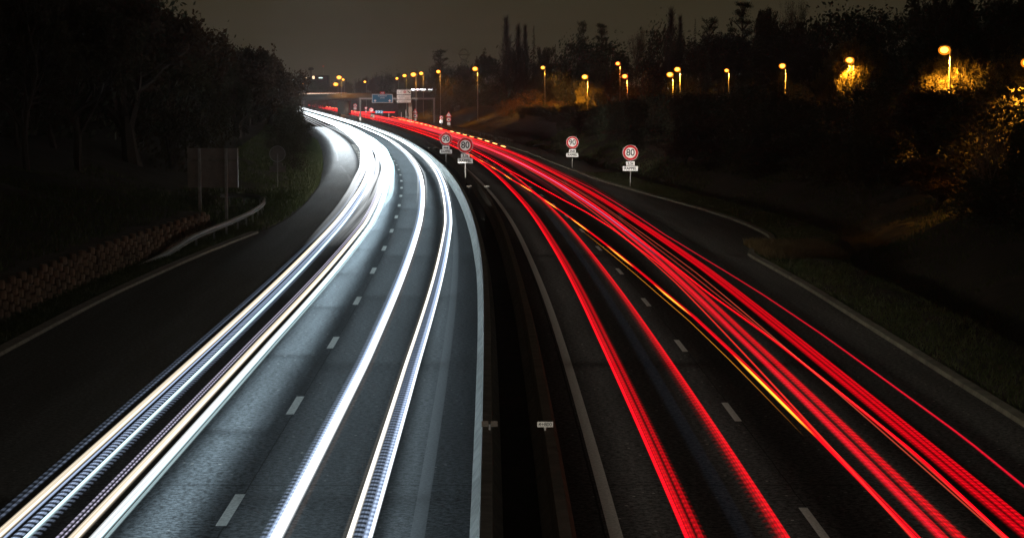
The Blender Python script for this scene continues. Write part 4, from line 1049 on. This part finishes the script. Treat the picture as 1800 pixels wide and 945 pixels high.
def far_sign(px, py, Y, items, label, name='road_sign', E=.25, light=True):
    """items, top to bottom: ('round', dia), ('tri', w), ('yield', w), ('plate', w, h), ('green', dia)"""
    s_ = 3657.0 / Y; x = (px - 900) / s_; z = H + (160 - py) / s_; t = empty(name, (x, Y, 0)); tag(t, label, 'road sign', 'small far signs beyond the bend')
    MB().tube([(0, .08, -.3), (0, .08, z - .2)], .05, 8).build('pole', M_POST, t)
    top = z
    for it in items:
        if it[0] in ('round', 'green'):
            r = it[1] / 2; z -= r
            d = MB().disc_y(0, z, 0, .03, r, 28).build('disc', M_WHITE, t)
            if it[0] == 'round': MB().disc_y(0, z, -.008, -.002, r * .97, 28, 0, r * .68).build('red_ring', M_RED, d); MB().box(-r * .35, r * .35, -.008, -.002, z - r * .3, z + r * .3).build('symbol', M_BLACK, d)
            else:
                MB().disc_y(0, z, -.008, -.002, r * .97, 28, 0, r * .86).build('green_ring', M_GREEN, d)
                MB().prism_y([(.03, z - r * .8), (.12, z - r * .8), (.12, z + r * .8), (.03, z + r * .8)], -.008, -.002).build('symbol', M_GREEN, d)
                MB().prism_y([(-r * .6, z), (0, z - r * .5), (0, z + r * .5)], -.008, -.002).build('arrow', M_GREEN, d)
            z -= r + .05
        elif it[0] in ('tri', 'yield'):
            w = it[1]; hh = w * .87; a = [(-w / 2, z - hh), (w / 2, z - hh), (0, z)] if it[0] == 'tri' else [(0, z - hh), (w / 2, z), (-w / 2, z)]
            cx = sum(p[0] for p in a) / 3; cz = sum(p[1] for p in a) / 3
            d = MB().prism_y(a, 0, .03).build('triangle', M_RED, t)
            MB().prism_y([(cx + (p[0] - cx) * .62, cz + (p[1] - cz) * .62) for p in a], -.008, -.002).build('face', M_WHITE, d)
            if it[0] == 'tri': MB().box(-.05, .05, -.014, -.010, z - hh * .75, z - hh * .42).build('symbol', M_BLACK, d)
            z -= hh + .05
        else:
            MB().box(-it[1] / 2, it[1] / 2, 0, .02, z - it[2], z).build('plate', M_WHITE, t); z -= it[2] + .05
    if light: lit(x, Y, (top + z) / 2, E, (top - z) * 1.15, 70, (1, .86, .78), None if px > 700 else x)
far_sign(789, 195, 462, [('tri', 1.5), ('round', 1.1), ('plate', .7, .6)], 'warning triangle above a round sign and plate, rightmost of the far signs', E=.36)
far_sign(776, 203, 470, [('round', .9), ('plate', .7, .7)], 'small dull round sign with plate just left of the rightmost triangle', E=.16)
far_sign(730, 190, 545, [('tri', 1.5), ('round', 1.25), ('plate', .7, .75)], 'warning triangle above a round sign and plate between the gantry legs', E=.42)
far_sign(625, 182, 650, [('round', 1.2), ('plate', .9, .6)], 'round sign with plate just left of the left gantry leg', E=.25)
far_sign(644, 188, 620, [('yield', 1.2), ('plate', .5, .5)], 'small inverted triangle sign just right of the left gantry leg', E=.4)
far_sign(653, 189.5, 620, [('round', 1.3)], 'red rimmed round sign left of the blue chevron board', E=.55)
far_sign(655, 200.5, 560, [('green', 1.4)], 'green and white round arrow sign below the chevron board', E=.30)
lit((860.5 - 900) / 84.0, 43.3, .94, .10, .6, 25, (1, .93, .8), 0)  # added spots that brighten the marker plates
lit((958.5 - 900) / 84.0, 43.3, .93, .26, .6, 25, (1, .93, .8), 1.5)
lit(-3.15, 153, .94, .3, .9, 50, (1, .93, .8), -2.5)
lit(-1.86, 153, .94, .3, .9, 50, (1, .93, .8), -1.5)
lit(-18.1, 125, 3.3, .008, 3.6, 40, (1, .72, .52), -9)  # added faint warm spot on the back of the sign board
# blue chevron board
s_ = 3657 / 620; t = empty('chevron_board', ((667 - 900) / s_, 620, 0)); tag(t, 'blue board with three white chevrons pointing right', 'road sign')
zc = H + (160 - 196.5) / s_
bd = MB().box(-1.2, 1.2, 0, .04, zc - .42, zc + .42).build('board', M_BLUE, t)
for k in range(3):
    cx = -.78 + k * .76
    MB().prism_y([(cx - .25, zc - .34), (cx + .02, zc - .34), (cx + .34, zc), (cx + .02, zc + .34), (cx - .25, zc + .34), (cx + .06, zc)], -.01, -.002).build('chevron', M_WHITE, bd)
for sx_ in (-.8, .8): MB().tube([(sx_, .08, -.2), (sx_, .08, zc)], .04, 8).build('post', M_POST, t)
lit((667 - 900) / s_, 620, zc, .9, 2.6, 70, (.9, .97, 1), -35)
# reflector posts
for px, py, Y in ((684, 200, 600), (706, 199, 600), (714, 195, 590)):
    s_ = 3657 / Y; x = (px - 900) / s_
    t = empty('marker_post', (x, Y, 0)); tag(t, {684: 'tiny white marker post right of the chevron board', 706: 'tiny white marker post left of the thick sign mast', 714: 'taller white marker post touching the thick sign mast'}[px], 'marker post', 'white marker posts near the gantry')
    hh = H - (py - 160) / s_ + .3
    MB().box(-.09, .09, -.05, .05, 0, hh).build('post', M_WHITE, t); MB().box(-.095, .095, -.056, -.051, hh - .35, hh - .2).build('reflector', M_RED, t)
    lit(x, Y, hh - .4, .25, .9, 60, (1, .95, .9), x)

# ------------------------------------------------------------------ sign gantry
YG = 520.0; sg = 3657 / YG
gx = lambda p: (p - 900) / sg
gz = lambda p: H + (160 - p) / sg
t = empty('sign_gantry', (0, YG, 0)); tag(t, 'grey portal gantry spanning the right carriageway, carrying the blue and white signs', 'sign gantry')
MB().box(gx(632.5), gx(635.5), -.2, .2, -.3, gz(172)).build('leg', M_POST, t)
MB().box(gx(762), gx(765), -.2, .2, -.3, gz(172)).build('leg', M_POST, t)
MB().box(gx(632.5) - .002, gx(765) + .002, -.22, .22, gz(174.5), gz(172)).build('beam', M_POST, t)
b = empty('blue_direction_sign', (0, YG - .45, 0)); tag(b, 'blue motorway sign reading BORDEAUX and LYON with two white arrows, hung on the gantry', 'road sign')
x0, x1, z0, z1 = gx(655), gx(691.2), gz(180.7), gz(165.8)
pn = MB().box(x0, x1, 0, .06, z0, z1).build('panel', M_WHITE, b)
MB().box(x0 + .1, x1 - .1, -.012, -.002, z0 + .1, z1 - .1).build('blue_field', M_BLUE, pn)
text('BORDEAUX', .42, M_WHITE, pn, ((x0 + x1) / 2, -.02, z1 - .42), 'lettering', .006)
text('LYON', .42, M_WHITE, pn, ((x0 + x1) / 2, -.02, z1 - .9), 'lettering', .006)
for cx in (x0 + .75, x1 - .75):
    MB().prism_y([(cx - .1, z0 + .85), (cx + .1, z0 + .85), (cx + .1, z0 + .62), (cx + .42, z0 + .62), (cx, z0 + .2), (cx - .42, z0 + .62), (cx - .1, z0 + .62)], -.02, -.013).build('arrow', M_WHITE, pn)
rt = MB().box(gx(668.8), gx(677.6), 0, .06, z1 + .03, gz(161.3)).build('route_tag', M_RED, b)
text('A86', .5, M_WHITE, rt, (gx(673.2), -.01, (z1 + gz(161.3)) / 2), 'lettering', .006)
w_ = empty('white_direction_sign', (0, YG - .5, 0)); tag(w_, 'white three panel direction sign with dark writing and an arrow, right of the blue one', 'road sign')
x0, x1 = gx(698.4), gx(723)
for i, (pa, pb) in enumerate(((158, 165.8), (167, 175.2), (176.2, 180.4))):
    p = MB().box(x0, x1, 0, .06, gz(pb), gz(pa)).build('panel', M_WHITE, w_)
    if i == 0:
        MB().box(x0 + .2, x0 + 1.2, -.01, -.002, gz(163.8), gz(163.3)).box(x0 + .25, x0 + .35, -.01, -.002, gz(163), gz(160.2)).box(x0 + 1.0, x0 + 1.1, -.01, -.002, gz(163), gz(160.2)).build('symbol', M_POST, p)
        MB().disc_y(x0 + 2.0, gz(161.9), -.01, -.002, .3, 20, 0, .14).build('symbol', M_RED, p)
        MB().prism_y([(x1 - .85, gz(160.0)), (x1 - .6, gz(160.0)), (x1 - .25, gz(162.2)), (x1 - .15, gz(161.4)), (x1 - .12, gz(163.8)), (x1 - .55, gz(163.7)), (x1 - .42, gz(163)), (x1 - .85, gz(160.8))], -.01, -.002).build('arrow', M_BLACK, p)
    else:
        rows = ((169.4, ((.25, .95), (1.02, 1.9))), (172.8, ((.2, .45), (.6, 1.8), (2.0, 3.1)))) if i == 1 else ((178.3, ((.25, .8), (.95, 2.0), (2.1, 2.7))),)
        q = MB()
        for zp, spans in rows:
            for a, c in spans:
                u = a
                while u < c - .08:
                    q.box(x0 + u, x0 + u + .07, -.01, -.002, gz(zp + .75), gz(zp - .75)); q.box(x0 + u + .07, x0 + u + .12, -.01, -.002, gz(zp + random.choice((.75, .1))), gz(zp + random.choice((.4, -.3)) - .3)); u += .19
        q.build('lettering', M_BLACK, p)
m_ = empty('sign_mast', (gx(719), YG + 8, 0)); tag(m_, 'thick brown grey mast rising behind the white direction sign', 'mast')
MB().box(-.45, -.02, -.2, .2, -.2, gz(180)).box(.0, .42, -.16, .16, -.2, gz(181)).build('shaft', M_CONCB, m_)
lit(gx(673), YG, gz(172), .12, 6.0, 90, (.8, .95, 1), -20)
lit(gx(711), YG, gz(169), .24, 4.0, 90, (1, .9, .75), -14)
lit(gx(719), YG + 8, 2.6, .015, 5.0, 90, (1, .7, .6), -14)
lit(gx(634), YG, 2.6, .12, 4.5, 60, (1, .97, .93), -30)
lit(gx(763.5), YG, 3.2, .06, 4.5, 60, (1, .8, .74), -16)

# ------------------------------------------------------------------ overpass
YB = 640.0; sb = 3657 / YB; bx = lambda p: (p - 900) / sb; bz = lambda p: H + (160 - p) / sb
ov = empty('overpass', (0, YB, 0)); tag(ov, 'dark concrete road overpass crossing both carriageways in the distance', 'bridge')
def deck(z0a, z0b, z1a, z1b, ya, yb, name, m):
    xa, xb = bx(430), bx(860)
    v = [(xa, ya, z0a), (xb, ya, z0b), (xb, yb, z0b), (xa, yb, z0a), (xa, ya, z1a), (xb, ya, z1b), (xb, yb, z1b), (xa, yb, z1a)]
    return MB().add(v, [(0, 3, 2, 1), (4, 5, 6, 7), (0, 1, 5, 4), (1, 2, 6, 5), (2, 3, 7, 6), (3, 0, 4, 7)]).build(name, m, ov)
deck(4.9, 5.6, 6.2, 7.4, 0, 11, 'deck', M_CONCD)
deck(5.4, 6.2, 6.65, 7.8, -.35, -.003, 'parapet', M_CONCD)
deck(6.21, 7.41, 6.7, 7.9, 10.6, 10.9, 'parapet', M_CONCD)
MB().box(bx(606), bx(613.5), .6, 10.4, -.2, 4.9).build('pier', M_DARK, ov)
MB().box(bx(590), bx(606) - .01, 9.5, 10.3, -.2, 4.89).build('pier', M_CONCD, ov)
MB().box(bx(486), bx(500), .6, 10.4, -.2, 4.9).build('abutment', M_CONCD, ov)
MB().box(bx(700), bx(760), 1, 10.4, -.2, 5.1).build('abutment', M_DARK, ov)
def hstreak(pts, r, m, parent, pw=1.0, name='light_streak'):
    me = MB().tube(pts, r, 6).mesh(name, m); a = me.attributes.new('power', 'FLOAT', 'POINT'); a.data.foreach_set('value', [pw] * len(me.vertices)); return link(name, me, parent)
o1 = trail('cream coloured light trail of a car crossing the overpass', 'light trails on the overpass')
hstreak([(bx(480), YB + 3, 6.75), (bx(545), YB + 3, 6.9), (bx(612), YB + 3, 7.02)], [.16, .18, .12], TM((1, .80, .62), .9, None, False), o1)
hstreak([(bx(480), YB + 3, 7.1), (bx(545), YB + 3, 7.2), (bx(610), YB + 3, 7.35)], [.10, .22, .10], TM((.8, .35, .2), .16, None, False), o1)
o2 = trail('broken bluish white light trail on the road right of the white sign', 'light trails on the overpass')
for a, c, w, q in ((722, 729, .22, 4), (730, 736, .20, 3), (737, 748, .18, 3.5), (752, 762, .14, 2.2), (765, 769, .10, 1.2)):
    hstreak([(bx(a), YB + 5, 8.35 - .0), (bx((a + c) / 2), YB + 5, 8.3), (bx(c), YB + 5, 8.3)], [w * .5, w, w * .4], TM((.85, .9, 1.0) if a != 730 else (1, .75, .8), .9, None, False), o2, q)
lit(bx(598), YB + 9.4, 2.4, .10, 4.0, 40, (1, .85, .7), bx(600))

# ------------------------------------------------------------------ kilometre plates on the barriers
def km_plate(x, y, txt, label, two=False):
    t = empty('kilometre_marker', (x, y, 0)); tag(t, label, 'marker', 'small marker plates along the median')
    MB().box(-.02, .02, -.01, .01, .35, .93).build('post', M_POST, t)
    if two:
        for s_ in (-1, 1): MB().box(-.16 + s_ * .18 - (.0), .12 + s_ * .18, -.02, -.011, .88, 1.0) if False else MB().box(min(s_ * .025, s_ * .17), max(s_ * .025, s_ * .17), -.02, -.011, .88, 1.0).build('plate', M_CONCB, t)
    else:
        p = MB().box(-.165, .165, -.02, -.011, .87, .985).build('plate', M_PLATE, t)
        if txt: text(txt, .105, M_BLACK, p, (0, -.026, .927), 'lettering', .002, 1.05)
    return t
M_PLATE = mat('plate_grey_white', (.62, .60, .55), .6, noise=(8, .15))
s_ = 3657 / 43.3
t = km_plate((860.5 - 900) / 84.0, 43.3, None, 'pair of blank beige marker plates on one post beside the pale concrete barrier', True)
km_plate((958.5 - 900) / 84.0, 43.3, '4+800', 'small grey plate reading 4+800 beside the sodium tinted barrier')
km_plate((824.5 - 900) / 23.9, 153, None, 'pair of tiny far marker plates on the left side of the median', True)
km_plate((855.5 - 900) / 23.9, 153, '', 'tiny far marker plate beside the white edge line on the right side of the median')
km_plate((754.5 - 900) / 14.2, 257, '', 'tiny marker plate in the median below the far red trails, left one')
km_plate((764.5 - 900) / 14.2, 258, '', 'tiny marker plate in the median below the far red trails, right one')

# ------------------------------------------------------------------ sign backs on the left
t = empty('sign_board', (-18.15, 125, 0)); tag(t, 'large rectangular direction sign seen from the back, on two posts beyond the guard rail', 'road sign')
s_ = 3657 / 125; X_ = lambda p: (p - 900) / s_ + 18.15; Z_ = lambda p: H + (160 - p) / s_
MB().box(X_(330), X_(418), -.02, .02, Z_(280.5), Z_(260)).build('upper_panel', M_ALU, t)
MB().box(X_(330), X_(418), -.02, .02, Z_(329), Z_(282)).build('lower_panel', M_ALU, t)
for p in (351.5, 398): MB().box(X_(p) - .08, X_(p) + .08, -.2, -.021, -.2, Z_(260.5)).build('post', M_POST, t)
MB().box(X_(418), X_(418) + .03, -.05, .03, Z_(329), Z_(260)).build('edge_trim', M_STEEL, t)
s_ = 3657 / 165; x = (488 - 900) / s_
t = empty('round_sign', (x, 165, terrain(x, 165))); tag(t, 'round road sign with lower plate seen from the back, alone on the grassy left bank', 'road sign')
zb = terrain(x, 165); zc = H + (160 - 270) / s_ - zb
MB().tube([(0, 0, -.2), (0, 0, zc)], .04, 8).build('pole', M_POST, t)
MB().disc_y(0, zc, .05, .08, .63, 32).build('disc', M_ALU, t)
MB().disc_y(0, zc, .035, .049, .64, 32, 0, .60).build('rim', M_STEEL, t)
MB().box(-.64, .64, .05, .08, zc - 1.45, zc - .95).build('plate', M_ALU, t)
MB().box(-.36, .36, .05, .08, zc - .92, zc - .66).build('plate', M_ALU, t)

# ------------------------------------------------------------------ far things
s_ = 3657 / 1000
def fx(p): return (p - 900) / s_
def fz(p): return H + (160 - p) / s_
LITW = emit('lit_window_warm', (1, .72, .42), 2.2); LITC = emit('lit_window_cool', (.7, .95, .85), 2.4)
t = empty('apartment_block', (fx(535), 1000, 0)); tag(t, 'dark far building with two lit window rows at the edge of the left wood', 'building')
wl = MB().box(-5.5, 5, 0, 10, 0, fz(135.6)).build('wall', M_DARK, t)
MB().box(-3.4, -1.4, -.1, -.02, fz(138), fz(136.4)).build('lit_window', LITW, wl); MB().box(-.8, 1.6, -.1, -.02, fz(138), fz(136.4)).build('lit_window', LITW, wl)
MB().box(-5.3, -4.0, -.1, -.02, fz(141.6), fz(139.4)).build('lit_window', LITC, wl)
t = empty('house', (fx(558), 1000, 0)); tag(t, 'dark far house with a narrow tall lit window behind the overpass', 'building')
wl = MB().box(-3, 5.5, 0, 8, 0, fz(133)).build('wall', M_DARK, t); MB().box(-2.0, -1.0, -.1, -.02, fz(139), fz(134)).build('lit_window', LITW, wl)
MB().box(1.0, 2.8, -.1, -.02, fz(138), fz(136.4)).build('lit_window', LITC, wl)
# aircraft warning light on a thin mast
t = empty('radio_mast', (fx(566.5), 1010, 0)); tag(t, 'thin far mast with a tiny red warning light', 'mast')
MB().tube([(0, 0, 0), (0, 0, fz(117.5))], [.25, .08], 6).build('shaft', M_POST, t); MB().tube([(0, 0, fz(117.6)), (0, 0, fz(115.8))], .32, 8).build('warning_light', emit('red_beacon', (1, .12, .08), .7), t)
t = empty('lamp_mast', (fx(583.5), 900, 0)); tag(t, 'tall unlit mast with a dark head behind the overpass', 'mast')
z9 = H + (160 - 124) / (3657 / 900); MB().tube([(0, 0, 0), (0, 0, z9)], [.35, .25], 8).build('shaft', M_DARK, t); MB().tube([(0, 0, z9), (0, 0, z9 + .5), (0, 0, z9 + 1.2)], [1.0, 1.4, .8], 10).build('lamp_ring', M_DARK, t)
# power pylon
s9 = 3657 / 1100; t = empty('power_pylon', ((816 - 900) / s9, 1100, 0)); tag(t, 'faint lattice power pylon with a rounded head beyond the broad cedar', 'pylon')
zt = H + (160 - 87) / s9; pm = MB()
def leg(z): return 2.6 * (1 - z / zt) + .55
nz = 9
for i in range(nz):
    za, zb_ = zt * .8 * i / nz, zt * .8 * (i + 1) / nz; a, b_ = leg(za), leg(zb_)
    for sx_, sy_ in ((1, 1), (1, -1), (-1, 1), (-1, -1)): pm.tube([(sx_ * a, sy_ * a, za), (sx_ * b_, sy_ * b_, zb_)], .13, 4)
    for sy_ in (1, -1): pm.tube([(-a, sy_ * a, za), (b_, sy_ * b_, zb_)], .08, 4).tube([(a, sy_ * a, za), (-b_, sy_ * b_, zb_)], .08, 4)
pm.build('lattice_tower', M_POST, t)
hd = MB(); zc9 = zt * .9; pts = [(2.3 * math.cos(a * math.pi / 8), 0, zc9 + zt * .1 * math.sin(a * math.pi / 8)) for a in range(17)]
hd.tube(pts, .16, 5).tube([(-3.2, 0, zc9), (3.2, 0, zc9)], .14, 5); hd.build('head_frame', M_POST, t)

# ------------------------------------------------------------------ night haze
hz = MB().box(-1100, 1100, -60, 2050, -4, 60)
m = bpy.data.materials.new('haze'); m.use_nodes = True; tt = m.node_tree; tt.nodes.clear()
pv = tt.nodes.new('ShaderNodeVolumePrincipled'); pv.inputs['Color'].default_value = (.86, .86, .84, 1); pv.inputs['Density'].default_value = HAZE = 0.00022
pv.inputs['Anisotropy'].default_value = .35
oo = tt.nodes.new('ShaderNodeOutputMaterial'); tt.links.new(pv.outputs[0], oo.inputs['Volume'])
h_ = hz.build('haze', m); h_['kind'] = 'stuff'
